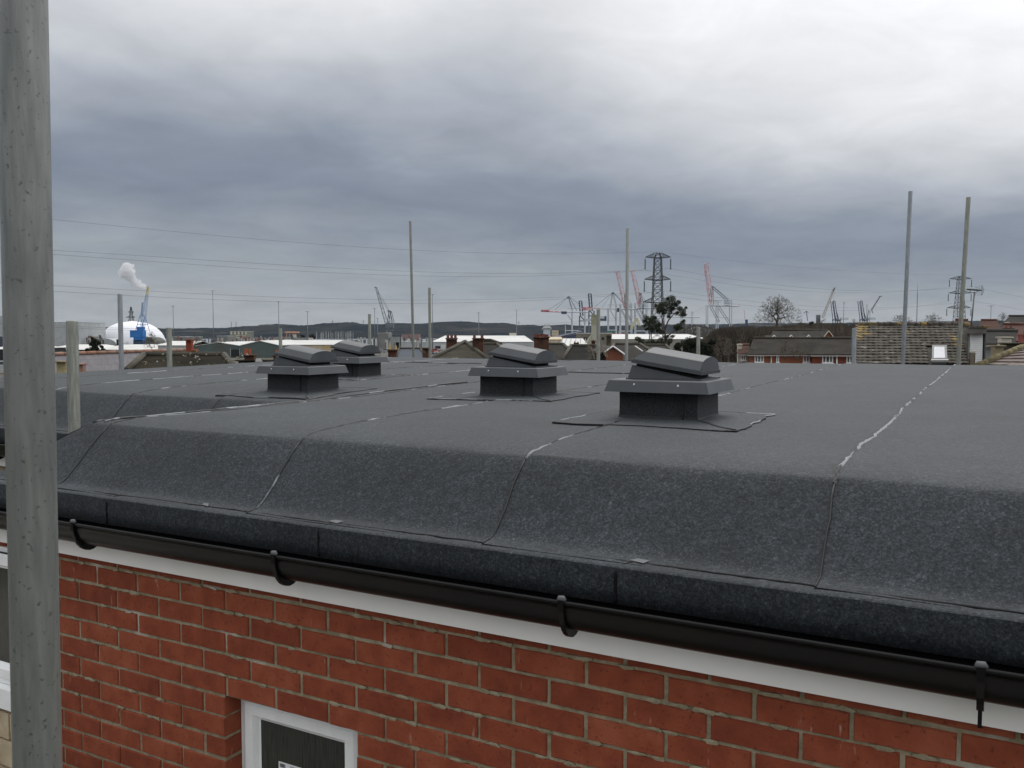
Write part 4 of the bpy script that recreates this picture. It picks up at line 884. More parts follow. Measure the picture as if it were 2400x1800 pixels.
girder('pale quay crane with level boom seen between the evergreen and the lone raised crane', 'crane', 'quay_crane', 1500, [('boom', CWHT, [(1560, 742, 1640, 744, 2.4, 'd')]), ('leg', CWHT, [(1624, 730, 1624, 785, 2.4, 'd'), (1599, 742, 1599, 785, 2, 'd'), (1659, 715, 1659, 785, 3, 'd')]), ('stay', CWHT, [(1598, 720, 1624, 733, 1, 'b'), (1624, 733, 1655, 715, .8, 'b'), (1624, 731, 1600, 742, .8)])], QG)
for (x, lb) in ((1957, 'dark quay crane with twin raised booms right of the bare round tree'), (2021, 'dark quay crane with twin raised booms left of the tallest scaffold pole')):
    girder(lb, 'crane', 'quay_crane', 1500, [('boom', CDARK, [(x - 4, 705, x + 1, 748, 1.8, 'd'), (x, 706, x + 6, 748, 1.8, 'd'), (x - 4, 705, x, 706, 2)] + [(x - 4 + .11 * q, 705 + q, x + .13 * q, 709 + q, .8) for q in range(3, 40, 6)]), ('frame', CDARK, [(x + 4, 732, x + 10, 752, 2, 'd'), (x - 1, 750, x + 16, 750, 2, 'd'), (x + 1, 748, x + 1, 785, 2.2, 'd'), (x + 12, 748, x + 12, 785, 2.2, 'd')]), ('machinery_house', CWHT, [(x + 14, 744, x + 30, 750, 10, 'x')])], QG)
girder('tan crawler crane jib leaning right beyond the woodland', 'crane', 'jib_crane', 900, [('jib', CTAN, [(1928, 745, 1955, 676, 4.5, 'L', 3)]), ('jib_tip', CGREY, [(1952, 682, 1957, 674, 3)]), ('cab', CGREY, [(1914, 738, 1921, 775, 8, 'x')]), ('tie', CGREY, [(1956, 676, 1954, 700, .4)])])
girder('thin dark jib crane leaning right behind the lichen roof', 'crane', 'jib_crane', 1100, [('jib', CGREY, [(2043, 726, 2063, 694, 2.2, 'L', 1.5), (2060, 695, 2067, 694, 2)]), ('tower', CGREY, [(2036, 726, 2032, 752, 2, 'b'), (2043, 726, 2046, 734, 2, 'b')])])
girder('small curved head crane right of the bare round tree', 'crane', 'jib_crane', 1300, [('tower', CGREY, [(1890, 730, 1893, 752, 2), (1884, 734, 1890, 729, 1.6), (1890, 729, 1895, 733, 1.4)])])
girder('faint pale mast crane left of the bare round tree', 'crane', 'jib_crane', 1800, [('tower', CPINK, [(1744, 726, 1747, 756, 1.4)]), ('base', CDARK, [(1747, 749, 1752, 766, 4, 'x')])])
a = (1520, 757); girder('pale yellow tripod hoist in front of the container stacks', 'hoist', 'hoist_frame', 1100, [('frame', mat('hoist_cream', (.5, .46, .28), rough=.7), [(1483, 766, 1494, 746, 2.6, 'd'), (1501, 764, 1494, 746, 2.6, 'd'), (1478, 771, 1484, 764, 4, 'x')])])
# containers
random.seed(21)
cm = {'red': RED_, 'blue': BLUE_, 'green': GRN_, 'grey': GRY_, 'purple': PUR_}; cme = {}
for c_, m_ in cm.items():
    mb = MB(); mb.box(0, 12.2, 0, 2.44, 0, 2.55)
    for i in range(12): mb.box(.4 + i, .9 + i, -.05, 0, .2, 2.35)
    cme[c_] = mb.mesh('shipping_container', m_)
for (x0, rows_, D, wh) in ((1423, 9, 1300, 'left of the tall scaffold pole'), (1449, 9, 1290, 'left of the tall scaffold pole'), (1503, 7, 1300, 'under the nearer pylon'), (1480, 6, 1310, 'under the nearer pylon'), (1636, 5, 1300, 'behind the scrap heap'), (1652, 5, 1290, 'behind the scrap heap')):
    for r in range(rows_):
        c_ = random.choice(['red', 'grey', 'green'] if r > 3 else ['blue', 'blue', 'purple', 'green'])
        p = P(x0, 783, D); o = inst(cme[c_], 'shipping_container', None, (p.x, D + random.choice((0, 0, .3)), -19 + r * 2.62))
        tag(o, '%s shipping container in the stacks %s' % (c_, wh), 'container', 'stacked shipping containers')
# ship
root = empty('cargo_ship', 'white ship superstructure with buff deck housing beyond the third chimney', 'ship', (P(1282, 780, 1250).x, 1250, -17)); k_ = 1250 / F
def bx(nm, m_, x0, x1, y0, y1, d0=0, d1=10, D=1250, par=None):
    par = par or root; a_ = P(x0, y1, D) - Vector(par.location); b_ = P(x1, y0, D) - Vector(par.location); return MB().box(a_.x, b_.x, d0, d1, a_.z, b_.z).build(nm, m_, par)
bx('superstructure', CWHT, 1274, 1290, 772, 795); bx('bridge', WHITE, 1271, 1293, 768, 771.5, -1, 9); bx('wheelhouse', WHITE, 1274, 1290, 764.5, 767.9, 1, 8); bx('bridge_windows', DARKW, 1272, 1292, 769.2, 770.4, -1.15, -1.0); bx('hull', mat('hull_dark', (.06, .07, .1), rough=.6), 1240, 1330, 794, 800)
for x in (1276, 1280, 1284, 1288): bx('mast', CGREY, x, x + .8, 760, 764.4, 3, 4)
root_s = root
for i, (x0, x1, y0, y1) in enumerate(((1293, 1309, 774, 779.6), (1293, 1309, 780, 787))): bx('deck_housing', BUFF, x0, x1, y0, y1, -2, 6)
# marina masts
random.seed(4)
for i in range(34):
    x = random.uniform(737, 828); h = random.uniform(10, 15); D = random.uniform(1150, 1300); a_ = P(x, 790 - h, D)
    m_ = MB().tube([(a_.x, a_.y, -16.2), a_], [.30, .12], 4); m_.hexa([(a_.x - 4, a_.y - 1, -16.4), (a_.x + 3, a_.y - 1, -16.4), (a_.x + 3, a_.y + 1, -16.4), (a_.x - 4, a_.y + 1, -16.4)], [(a_.x - 4.4, a_.y - 1.3, -15), (a_.x + 4.4, a_.y - .2, -15), (a_.x + 4.4, a_.y + .2, -15), (a_.x - 4.4, a_.y + 1.3, -15)])
    tag(m_.build('sailing_boat', mat('boat_mast', (.32, .33, .33), rough=.5)), 'bare masted sailing boat moored in the marina below the hills', 'boat', 'moored sailing boats')

# steam plume
mb_ = bpy.data.metaballs.new('steam'); mb_.resolution = 3.2; mb_.threshold = .35
for (x, y, r_) in ((331, 672, 6.5), (326, 668, 8), (320, 662, 9), (314, 656, 9), (309, 649, 10), (303, 643, 11), (297, 640, 11), (291, 641, 9), (299, 632, 10), (305, 627, 9), (298, 624, 7), (286, 636, 5), (310, 636, 7)):
    e = mb_.elements.new(); e.co = P(x, y, 1500) + Vector((0, U(-8, 8), 0)); e.radius = r_ * 1500 / F * 1.75
mo = bpy.data.objects.new('steam_tmp', mb_); col.objects.link(mo); dg = bpy.context.evaluated_depsgraph_get(); dg.update()
me = bpy.data.meshes.new_from_object(mo.evaluated_get(dg)); bpy.data.objects.remove(mo)
for v in me.vertices: v.co += Vector((nz(v.co.x * .12, v.co.y * .12, v.co.z * .12), 0, nz(v.co.x * .12 + 9, v.co.y * .12, v.co.z * .12))) * 4.0
vm = bpy.data.materials.new('steam_volume'); vm.use_nodes = True; T = vm.node_tree; T.nodes.remove(T.nodes['Principled BSDF'])
pv_ = T.nodes.new('ShaderNodeVolumePrincipled'); pv_.inputs['Color'].default_value = (.98, .98, .99, 1); pv_.inputs['Density'].default_value = .13
tn = T.nodes.new('ShaderNodeTexNoise'); tn.inputs['Scale'].default_value = .16; tn.inputs['Detail'].default_value = 3; T.links.new(T.nodes.new('ShaderNodeNewGeometry').outputs['Position'], tn.inputs['Vector']); T.links.new(ramp(T, tn.outputs[0], [(.35, 0.0), (.68, .32)]), pv_.inputs['Density'])
T.links.new(pv_.outputs[0], T.nodes['Material Output'].inputs['Volume'])
me.materials.clear(); me.materials.append(vm)
so_ = bpy.data.objects.new('steam_plume', me); col.objects.link(so_); tag(so_, 'white steam plume drifting above the white dome', 'steam')

# ---------- houses
TILEB = mat('brown_roof_tile', (.026, .022, .017), (.044, .038, .030), scale=.8, rough=.9, c3=(.07, .064, .05), s3=2.5, lo3=.62, hi3=.7)
TILEG = mat('grey_roof_tile', (.026, .025, .022), (.042, .040, .035), scale=1.2, rough=.9)
TILER = mat('red_roof_tile', (.07, .030, .022), (.10, .045, .032), scale=1, rough=.9)
MOSS = mat('mossy_roof', (.045, .040, .027), (.085, .076, .052), scale=1.6, rough=.95, c3=(.03, .027, .018), s3=.8, lo3=.5, bump=.8, bscale=4, bdist=.05)
FARBR = mat('far_brick', (.17, .05, .032), (.22, .07, .042), scale=2, rough=.9); FARBR2 = mat('far_orange_brick', (.25, .09, .048), (.30, .115, .06), scale=2, rough=.9)
CHB = mat('chimney_brick', (.055, .025, .017), (.10, .045, .028), scale=3, rough=.9, c3=(.16, .12, .08), s3=2, lo3=.64, hi3=.7, bump=.5, bscale=9, bdist=.03); POT = mat('terracotta_pot', (.20, .06, .04), (.14, .045, .03), scale=4, rough=.8); POTY = mat('yellow_pot', (.48, .36, .16), rough=.8)
WINF = mat('white_window_frame', (.75, .76, .75), rough=.5)
def courses(A, B, C_, D_, n, m_, par, name='roof', t_=.028, shared=None):
    """stepped courses on the slope A-B (eave) to D_-C_ (ridge), world points; each course overlaps the one below"""
    A, B, C_, D_ = map(Vector, (A, B, C_, D_)); o_ = Vector(par.location); nrm = (B - A).cross(D_ - A).normalized()
    if nrm.z < 0: nrm = -nrm
    mb = MB()
    for i in range(n):
        f0, f1 = i / n, (i + 1) / n
        a, b = A.lerp(D_, f0), B.lerp(C_, f0); c, d = B.lerp(C_, f1), A.lerp(D_, f1)
        q = [a + nrm * t_, b + nrm * t_, c + nrm * .004, d + nrm * .004, a, b]
        mb.add([p - o_ for p in q], [(0, 1, 2, 3), (4, 5, 1, 0)])
    return mb.build(name, m_, par)
def sbox(mb, x0, x1, y0, y1, z0, z1, s_):
    return mb.hexa([(x0 + s_ * y0, y0, z0), (x1 + s_ * y0, y0, z0), (x1 + s_ * y1, y1, z0), (x0 + s_ * y1, y1, z0)], [(x0 + s_ * y0, y0, z1), (x1 + s_ * y0, y0, z1), (x1 + s_ * y1, y1, z1), (x0 + s_ * y1, y1, z1)])
def win(par, x0, x1, y0, y1, D, bars=2, yo=-.06):
    o_ = Vector(par.location); a, b = P(x0, y1, D) - o_, P(x1, y0, D) - o_; w0 = yo
    wr = MB(); t_ = .07
    wr.box(a.x, b.x, w0, w0 + .08, b.z - t_, b.z); wr.box(a.x, b.x, w0, w0 + .08, a.z, a.z + t_); wr.box(a.x, a.x + t_, w0 + .001, w0 + .08, a.z + t_, b.z - t_); wr.box(b.x - t_, b.x, w0 + .001, w0 + .08, a.z + t_, b.z - t_)
    for i in range(1, bars + 1):
        x = a.x + (b.x - a.x) * i / (bars + 1); wr.box(x - .035, x + .035, w0 + .002, w0 + .078, a.z + t_, b.z - t_)
    w_ = wr.build('window', WINF, par); MB().box(a.x + .03, b.x - .03, w0 + .04, w0 + .06, a.z + .03, b.z - .03).build('pane', mat('far_pane', (.06, .07, .07), (.16, .17, .16), scale=3, rough=.2), w_)
    MB().box(a.x - .06, b.x + .06, w0 - .08, w0 + .02, a.z - .06, a.z - .002).build('sill', WINF, w_)
def house_px(label, x0, x1, ye, yr, D, dep, wm, rm, n, xl=None, xr=None, wins=(), name='terraced_house', group=None):
    """house with its long roof slope towards the camera; xl, xr: ridge ends (hips when inside)"""
    xl = x0 if xl is None else xl; xr = x1 if xr is None else xr
    a = P(x0, ye, D); b = P(x1, ye, D); c = P(xr, yr, D + dep / 2); d = P(xl, yr, D + dep / 2); zb = gz(a.x, D) - .3
    root = empty(name, label, 'house', ((a.x + b.x) / 2, D, zb), 0, group); o_ = Vector(root.location)
    k = (a.x - o_.x, b.x - o_.x); sbox(MB(), k[0] + .1, k[1] - .1, .25, dep - .2, 0, a.z - zb - .02, ((a.x + b.x) / 2) / D).build('wall', wm, root)
    s_ = ((a.x + b.x) / 2) / D; A2 = Vector((a.x + s_ * dep, D + dep, a.z)); B2 = Vector((b.x + s_ * dep, D + dep, b.z))
    courses(a, b, c, d, int(n * 1.5), rm, root)
    mb = MB(); pts = [p - o_ for p in (a, b, c, d, A2, B2)]
    mb.add(pts, [(3, 2, 5, 4), (0, 3, 4), (1, 5, 2), (0, 4, 5, 1)]); mb.build('roof_back', rm, root)
    MB().tube([d - o_ + Vector((0, 0, .05)), c - o_ + Vector((0, 0, .05))], .11, 8).build('ridge_tiles', rm, root)
    MB().box(k[0], k[1], -.10, .0, a.z - zb - .13, a.z - zb - .05).build('gutter', mat('dull_gutter', (.30, .29, .27), rough=.6), root)
    for q in wins: win(root, *q, yo=.16)
    return root
def chimney(label, x0, x1, yt, yb, D, pots, potm=POT, m_=CHB, corbel=True, dep=None, poth=7, extra=None):
    a = P(x0, yb, D); b = P(x1, yt, D); root = empty('chimney', label, 'chimney', ((a.x + b.x) / 2, D, a.z - 1.5), 0, 'brick chimneys on the roofs'); o_ = Vector(root.location)
    w_ = b.x - a.x; dp = dep or w_ * .7; zt = b.z - o_.z; k_ = D / F
    s_ = MB(); s_.box(-w_ / 2 * .86, w_ / 2 * .86, 0, dp, 0, zt - 4 * k_)
    s_.build('stack', m_, root)
    c = MB(); c.box(-w_ / 2 * .93, w_ / 2 * .93, -.05, dp + .05, zt - 4 * k_ + .003, zt - 2.6 * k_); c.box(-w_ / 2, w_ / 2, -.11, dp + .11, zt - 2.6 * k_ + .003, zt - .8 * k_); c.box(-w_ / 2 * .93, w_ / 2 * .93, -.05, dp + .05, zt - .8 * k_ + .003, zt)
    c.build('corbel', m_, root)
    for i in range(pots):
        x = (-w_ / 2 * .62 + w_ * .62 * i / max(1, pots - 1)) if pots > 1 else 0; r_ = min(.14, w_ * .12)
        hh = poth * k_ * (1, .8, 1.05, .9)[i % 4]
        MB().tube([(x, dp / 2, zt), (x, dp / 2, zt + hh * .8), (x, dp / 2, zt + hh * .8), (x, dp / 2, zt + hh)], [r_ * 1.1, r_ * .9, r_ * 1.15, r_ * 1.1], 10, True, False).build('chimney_pot', potm, root)
    return root
# right hand houses
D = 62
h1 = house_px('long brown roofed brick house behind the far roof edge, with white windows', 1752, 1925, 830, 794, D, 9, FARBR2, TILEB, 16, 1766, 1930, wins=((1770, 1792, 833, 850, D, 2), (1821, 1828, 834, 850, D, 0), (1884, 1900, 833, 850, D, 1)))
h2 = house_px('brick house with a hipped brown roof left of the lichen covered roof', 1900, 2080, 831, 794.5, D - 2, 9, FARBR, TILEB, 16, 1924, 2080, wins=((1929, 1955, 833, 851, D - 2, 2), (1986, 2010, 833, 852, D - 2, 2)))
o_ = Vector(h2.location); p = P(1963, 832, D - 2) - o_; MB().tube([(p.x, .12, p.z), (p.x, .12, p.z - 2.6)], .05, 6).build('downpipe', WINF, h2)
o_ = Vector(h1.location); p = P(1809, 832, D) - o_; MB().tube([(p.x, .12, p.z), (p.x, .12, p.z - 2.6)], .05, 6).build('downpipe', CREAM, h1)
h3 = house_px('rear brown roofed house with three small white gablets', 1798, 1930, 800, 775, 80, 9, FARBR2, TILEB, 12, 1812, 1938)
for x in (1815, 1855, 1896):
    o_ = Vector(h3.location); k_ = 78.6 / F; a = P(x, 787, 78.6) - o_; mb = MB()
    for s_ in (-1, 1): mb.hexa([(a.x + s_ * 7.5 * k_, a.y - .02, a.z - 7 * k_), (a.x, a.y - .02, a.z), (a.x, a.y + .1, a.z), (a.x + s_ * 7.5 * k_, a.y + .1, a.z - 7 * k_)][::s_], [(a.x + s_ * 7.5 * k_, a.y - .02, a.z - 5 * k_), (a.x, a.y - .02, a.z + 2.2 * k_), (a.x, a.y + .1, a.z + 2.2 * k_), (a.x + s_ * 7.5 * k_, a.y + .1, a.z - 5 * k_)][::s_])
    g_ = mb.build('gablet', WINF, h3)
    MB().add([(a.x - 7 * k_, a.y + .1, a.z - 6 * k_), (a.x + 7 * k_, a.y + .1, a.z - 6 * k_), (a.x, a.y + .1, a.z + 1 * k_), (a.x, a.y + 3.2, a.z + 1 * k_), (a.x - 7 * k_, a.y + 1.5, a.z - 6 * k_), (a.x + 7 * k_, a.y + 1.5, a.z - 6 * k_)], [(0, 1, 2), (2, 3, 4, 0), (1, 5, 3, 2)]).build('gablet_roof', TILEB, h3)
o_ = Vector(h3.location); k_ = 76 / F; a = P(1940, 776, 76) - o_
MB().add([(a.x - 13 * k_, a.y, a.z - 17 * k_), (a.x + 13 * k_, a.y, a.z - 17 * k_), (a.x, a.y, a.z), (a.x - 13 * k_, a.y + 3, a.z - 17 * k_), (a.x + 13 * k_, a.y + 3, a.z - 17 * k_), (a.x, a.y + 6, a.z), (a.x - 13 * k_, a.y, a.z - 3.4), (a.x + 13 * k_, a.y, a.z - 3.4)], [(0, 1, 2), (6, 7, 1, 0)]).build('gable_wall', FARBR2, h3)
MB().add([(a.x - 15 * k_, a.y - .2, a.z - 19 * k_), (a.x, a.y - .2, a.z + 1.5 * k_), (a.x, a.y + 8, a.z + 1.5 * k_), (a.x - 15 * k_, a.y + 8, a.z - 19 * k_), (a.x + 15 * k_, a.y - .2, a.z - 19 * k_), (a.x + 15 * k_, a.y + 8, a.z - 19 * k_)], [(0, 1, 2, 3), (1, 4, 5, 2)]).build('gable_roof', TILEB, h3)
mb = MB()
for s_ in (-1, 1): mb.bar((a.x, a.y - .25, a.z + .6 * k_), (a.x + s_ * 14 * k_, a.y - .25, a.z - 18 * k_), .05)
mb.build('bargeboard', CREAM, h3)
h4 = house_px('small white rendered house with a red roof left of the long brown roof', 1727, 1757, 829, 810, 64, 7, mat('worn_white_render', (.5, .49, .46), (.36, .35, .32), scale=3, rough=.9), TILER, 8, 1731, 1757, wins=((1738, 1750, 832, 845, 64, 1),))
chimney('tiny cream chimney on the small red roof', 1729, 1740, 806, 813, 66, 0, m_=CREAM)
# lichen covered roof, tiles one by one
LICH = mat('lichen_tile', (.042, .036, .028), (.072, .063, .05), scale=3, rough=.95, rand=.35, bump=.5, bscale=30, bdist=.01, c3=(.16, .15, .125), s3=4.0, lo3=.60, hi3=.66)
LICHY = mat('yellow_lichen_tile', (.08, .062, .035), (.25, .165, .045), scale=4, rough=.95, rand=.4, bump=.8, bscale=30, bdist=.01, c3=(.2, .18, .13), s3=6, lo3=.6)
D = 27; A = P(2008, 853, D); B = P(2272, 853, D); dd = 3.4; Dd = P(2012, 763, D + dd); Cc = P(2272, 763, D + dd)
root = empty('neighbour_house', 'house with an old brown tiled roof spotted with yellow lichen', 'house', ((A.x + B.x) / 2, D, gz(6, 27) - .2)); o_ = Vector(root.location)
n = 14; m_ = 20; ex = (B - A) / m_; es = (Dd - A) / n; nrm = ex.cross(es).normalized()
sl = es.length; wd = ex.length
def tile_mesh(mm):
    mb = MB(); k = 6; t0, t1 = .040, .012
    lo_ = [(-wd / 2 + wd * i / k, 0, t0 + .005 * cos(2 * pi * i / k)) for i in range(k + 1)]; hi_ = [(p[0], sl * 1.22, t1 + .005 * cos(2 * pi * i / k)) for i, p in enumerate(lo_)]
    bl = [(p[0], .002, p[2] - .028) for p in lo_]
    mb.grid([bl, lo_, hi_], False); mb.add([lo_[0], hi_[0], (hi_[0][0], hi_[0][1], 0), bl[0], lo_[-1], hi_[-1], (hi_[-1][0], hi_[-1][1], 0), bl[-1]], [(0, 1, 2, 3), (7, 6, 5, 4)])
    return mb.mesh('roof_tile', mm)
tm, ty = tile_mesh(LICH), tile_mesh(LICHY)
exn = ex.normalized(); esn = es.normalized(); Rm = Matrix((exn, esn, nrm)).transposed()
rf = MB().add([p - o_ for p in (A - nrm * .02, B - nrm * .02, Cc - nrm * .02, Dd - nrm * .02, Vector((2 * Cc.x - B.x, D + 2 * dd, B.z)), Vector((2 * Dd.x - A.x, D + 2 * dd, A.z)))], [(0, 1, 2, 3), (3, 2, 4, 5), (0, 3, 5), (1, 4, 2)]).build('roof', TILEB, root)
random.seed(8)
for r in range(n):
    for c in range(m_):
        u_ = (c + .5) / m_
        p = A + ex * (c + .5) + es * r - o_; yel = (c < 1 and r > 7) or (c < 3 and r > 9 and random.random() < .5) or (17 < c and 5 < r < 10 and random.random() < .5) or random.random() < .008
        skip = 13.2 < c + .5 < 15.9 and r < 5.5
        if skip: continue
        e_ = Rm.to_euler(); inst(ty if yel else tm, 'roof_tile', rf, p + nrm * U(-.004, .008), (e_.x + U(-.008, .008), e_.y + U(-.008, .008), e_.z + U(-.01, .01)))
random.seed(9)
for c in range(18):
    p = Dd.lerp(Cc, c / 18) - o_; q = Dd.lerp(Cc, (c + .96) / 18) - o_; MB().tube([p + Vector((0, 0, U(.03, .05))), q + Vector((0, 0, U(.02, .04)))], .085, 8).build('ridge_tile', LICHY if c < 3 or c > 16 or random.random() < .12 else LICH, root)
def onroof(px_, py):  # point of the slope seen at a pixel
    d_ = P(px_, py, 1.0); t_ = (A.dot(nrm)) / (d_.dot(nrm)); return d_ * t_
mb = MB(); q = [onroof(2185, 850), onroof(2217, 850), onroof(2215, 815), onroof(2186, 815)]
def slab(q, h0, h1): return MB().hexa([p + nrm * h0 - o_ for p in q], [p + nrm * h1 - o_ for p in q])
sk = slab([onroof(2183, 852), onroof(2220, 852), onroof(2218, 813), onroof(2184, 813)], 0, .06).build('skylight', mat('skylight_flashing', (.12, .125, .125), rough=.5), root)
slab([onroof(2187.5, 844), onroof(2214, 844), onroof(2212.5, 818), onroof(2188.5, 818)], .0605, .075).build('skylight_pane', mat('skylight_glass', (.42, .43, .46), rough=.25), sk)
slab([onroof(2183, 849.5), onroof(2220, 849.5), onroof(2219, 846), onroof(2184, 846)], .0605, .10).build('skylight_sill', DARKW, sk)
slab([onroof(2181, 851.6), onroof(2221, 851.6), onroof(2221, 850), onroof(2181, 850)], .0605, .12).build('skylight_apron', WHITEB, sk)
sbox(MB(), A.x - o_.x + .1, B.x - o_.x - .1, .3, 2 * dd - .3, 0, A.z - o_.z - .1, (Dd.x - A.x) / dd + .03).build('wall', FARBR, root)
# white clad dormer end
DD = 27.4; dr = empty('dormer', 'white boarded dormer end at the right of the lichen roof', 'dormer', (P(2288, 850, DD).x, DD, P(2288, 870, DD).z)); q_ = Vector(dr.location)
for i in range(17):
    y0 = 777 + i * 4.6; xa = 2273 - min(0, (y0 - 777)) * .0 + (1 if i < 8 else 0); xb = 2303 - i * .12
    if i >= 11: xa = 2285
    a_ = P(xa, y0 + 4.5, DD) - q_; b_ = P(xb, y0, DD) - q_
    MB().hexa([(a_.x, -.035, a_.z), (b_.x, -.035, a_.z), (b_.x, .02, a_.z), (a_.x, .02, a_.z)], [(a_.x, -.012, b_.z), (b_.x, -.012, b_.z), (b_.x, .02, b_.z), (a_.x, .02, b_.z)]).build('cladding_board', mat('white_board', (.72, .73, .72), (.64, .65, .64), scale=3, rough=.6), dr)
a_ = P(2268, 860, DD) - q_; b_ = P(2303, 776, DD) - q_; sbox(MB(), a_.x, b_.x, .03, 3, a_.z - 1.5, b_.z, .52).build('wall', GREYW, dr)
a_ = P(2266, 776, DD) - q_; b_ = P(2312, 768, DD) - q_; sbox(MB(), a_.x, b_.x, -.25, 3.2, b_.z - .18, b_.z, .52).build('roof', mat('dormer_felt', (.09, .085, .08), (.13, .12, .11), scale=4, rough=.9), dr)
for i in range(7):
    u0 = P(2262 + i * 6.3, 767, DD) - q_; u1 = P(2268 + i * 6.3, 764, DD) - q_; MB().box(u0.x, u1.x, -.3, .3, b_.z + .003, b_.z + .06).build('verge_tile', LICHY if i > 4 else LICH, dr)
a_ = P(2303.5, 860, DD) - q_; b_ = P(2309, 775, DD) - q_; MB().box(a_.x, b_.x, -.06, .1, a_.z, b_.z).build('corner_trim', mat('dark_trim', (.07, .075, .07), rough=.6), dr)
a_ = P(2272, 860, DD) - q_; b_ = P(2283, 826, DD) - q_; MB().box(a_.x, b_.x, -.03, .02, a_.z, b_.z).build('side_window', mat('brown_frame', (.16, .13, .09), rough=.7), dr)
a_ = P(2272, 826, DD) - q_; b_ = P(2285, 823.4, DD) - q_; MB().box(a_.x, b_.x, -.05, .025, a_.z, b_.z).build('window_head', CREAM, dr)
# television aerial
AL = mat('aerial_metal', (.13, .14, .14), rough=.5, metal=.4); DA = 27.8; ar = empty('tv_aerial', 'television aerial on a tilted mast above the lichen roof ridge', 'aerial', P(2275, 775, DA)); q_ = Vector(ar.location)
MB().tube([P(2275, 778, DA) - q_, P(2284, 684, DA) - q_], .021, 6).build('aerial_mast', AL, ar)
mb = MB().tube([P(2266, 677.5, DA) - q_, P(2302, 681, DA) - q_], .016, 5); mb.tube([P(2272, 680, DA) - q_, P(2276, 686, DA) - q_, P(2288, 686, DA) - q_, P(2292, 681, DA) - q_], .01, 4)
mb.build('boom', AL, ar); mb = MB()
for i in range(14):
    c = P(2267 + i * 2.2, 678 + i * .18, DA) - q_; mb.bar(c + Vector((0, -.16, .01)), c + Vector((0, .16, -.01)), .007); mb.bar(c + Vector((0, 0, -.03)), c + Vector((0, 0, .03)), .010)
for k in range(-3, 4):
    for s_ in (-1, 1): c = P(2301 + abs(k) * 0.9 * -1, 681, DA) - q_; mb.bar(c + Vector((0, k * .07, 0)), c + Vector((-.03 - abs(k) * .01, k * .07, s_ * .15)), .006)
mb.build('elements', AL, ar)
# lower right tiled roof (diagonal rows)
DD = 17; root = empty('neighbour_house', 'brown tiled roof corner with diagonal hip at the lower right edge', 'house', (P(2370, 850, DD).x, DD, gz(8, 17))); o_ = Vector(root.location)
a_, b_, c_, d_ = P(2290, 866, DD - 1), P(2470, 880, DD - 2.0), P(2475, 806, DD + 2.5), P(2390, 822, DD + 2.2)
mb = MB(); nr, nc = 7, 12; e1 = (b_ - a_); random.seed(31)
nn_ = (b_ - a_).cross(d_ - a_).normalized(); nn_ = nn_ if nn_.z > 0 else -nn_
for r in range(nr):
    for c in range(nc):
        f0, f1 = r / nr, (r + 1.12) / nr; g0, g1 = c / nc, (c + .97) / nc
        q = [a_.lerp(b_, g0).lerp(d_.lerp(c_, g0), f0), a_.lerp(b_, g1).lerp(d_.lerp(c_, g1), f0), a_.lerp(b_, g1).lerp(d_.lerp(c_, g1), f1), a_.lerp(b_, g0).lerp(d_.lerp(c_, g0), f1)]
        j = U(0, .008); t4 = [q[0] + nn_ * (.045 + j), q[1] + nn_ * (.045 + j), q[2] + nn_ * .02, q[3] + nn_ * .02]
        MB().hexa([p - o_ for p in q], [p - o_ for p in t4]).build('roof_tile', mat('pinkish_brown_tile', (.115, .088, .076), (.16, .13, .115), scale=4, rough=.95, rand=.3, bump=.6, bscale=20, bdist=.01), root)
MB().tube([a_ - o_ + Vector((0, 0, .06)), d_ - o_ + Vector((0, 0, .06)), c_ - o_ + Vector((0, 0, .06))], .07, 8).build('ridge_tiles', mat('mossy_ridge', (.08, .07, .045), (.2, .17, .08), scale=4, rough=.95), root)
MB().add([p - o_ for p in (a_, b_, c_, d_)] + [(p.x - o_.x, p.y - o_.y, 0) for p in (a_, b_, c_, d_)], [(0, 1, 5, 4), (1, 2, 6, 5), (2, 3, 7, 6), (3, 0, 4, 7), (3, 2, 1, 0)]).build('wall', FARBR, root)
# jumble of roofs and chimneys at the right edge
house_px('dark grey hipped roof house at the right edge, highest of the jumble', 2335, 2470, 772, 742, 75, 9, FARBR, TILEG, 12, 2365, 2480)
house_px('red brown hipped roof right of the aerial', 2288, 2350, 775, 752, 66, 8, FARBR, TILER, 10, 2300, 2336)
house_px('red brown ridge showing above the lichen roof behind the leaning pole', 2216, 2288, 766, 751.5, 68, 8, FARBR, TILER, 8, 2240, 2268)
house_px('low slate roof between the dormer and the chimneys at the right edge', 2304, 2380, 806, 778, 42, 7, GREYW, TILEG, 8, 2306, 2384)
house_px('brown roof behind the orange chimneys at the right edge', 2345, 2440, 800, 762, 50, 8, FARBR, TILER, 10, 2352, 2440)
chimney('orange brick chimney with two pots near the right edge', 2358, 2376, 768, 790, 46, 2, m_=CHB, poth=5)
chimney('cream rendered chimney base near the right edge', 2346, 2373, 789, 806, 34, 0, m_=CREAM)
chimney('square buff chimney stub above the lower right tiled roof', 2329, 2354, 809, 834, 24, 0, m_=mat('buff_chimney', (.24, .2, .12), (.3, .26, .17), scale=3, rough=.9))
chimney('red chimney at the very edge of the right side', 2394, 2420, 783, 800, 40, 1, m_=RED_)
chimney('long dark mossy parapet above the lower right tiled roof', 2356, 2400, 803, 820, 26, 0, m_=MOSS)
chimney('white dish shaped cowl chimney by the dark hipped roof', 2357, 2366, 755, 762, 60, 0, m_=WINF)
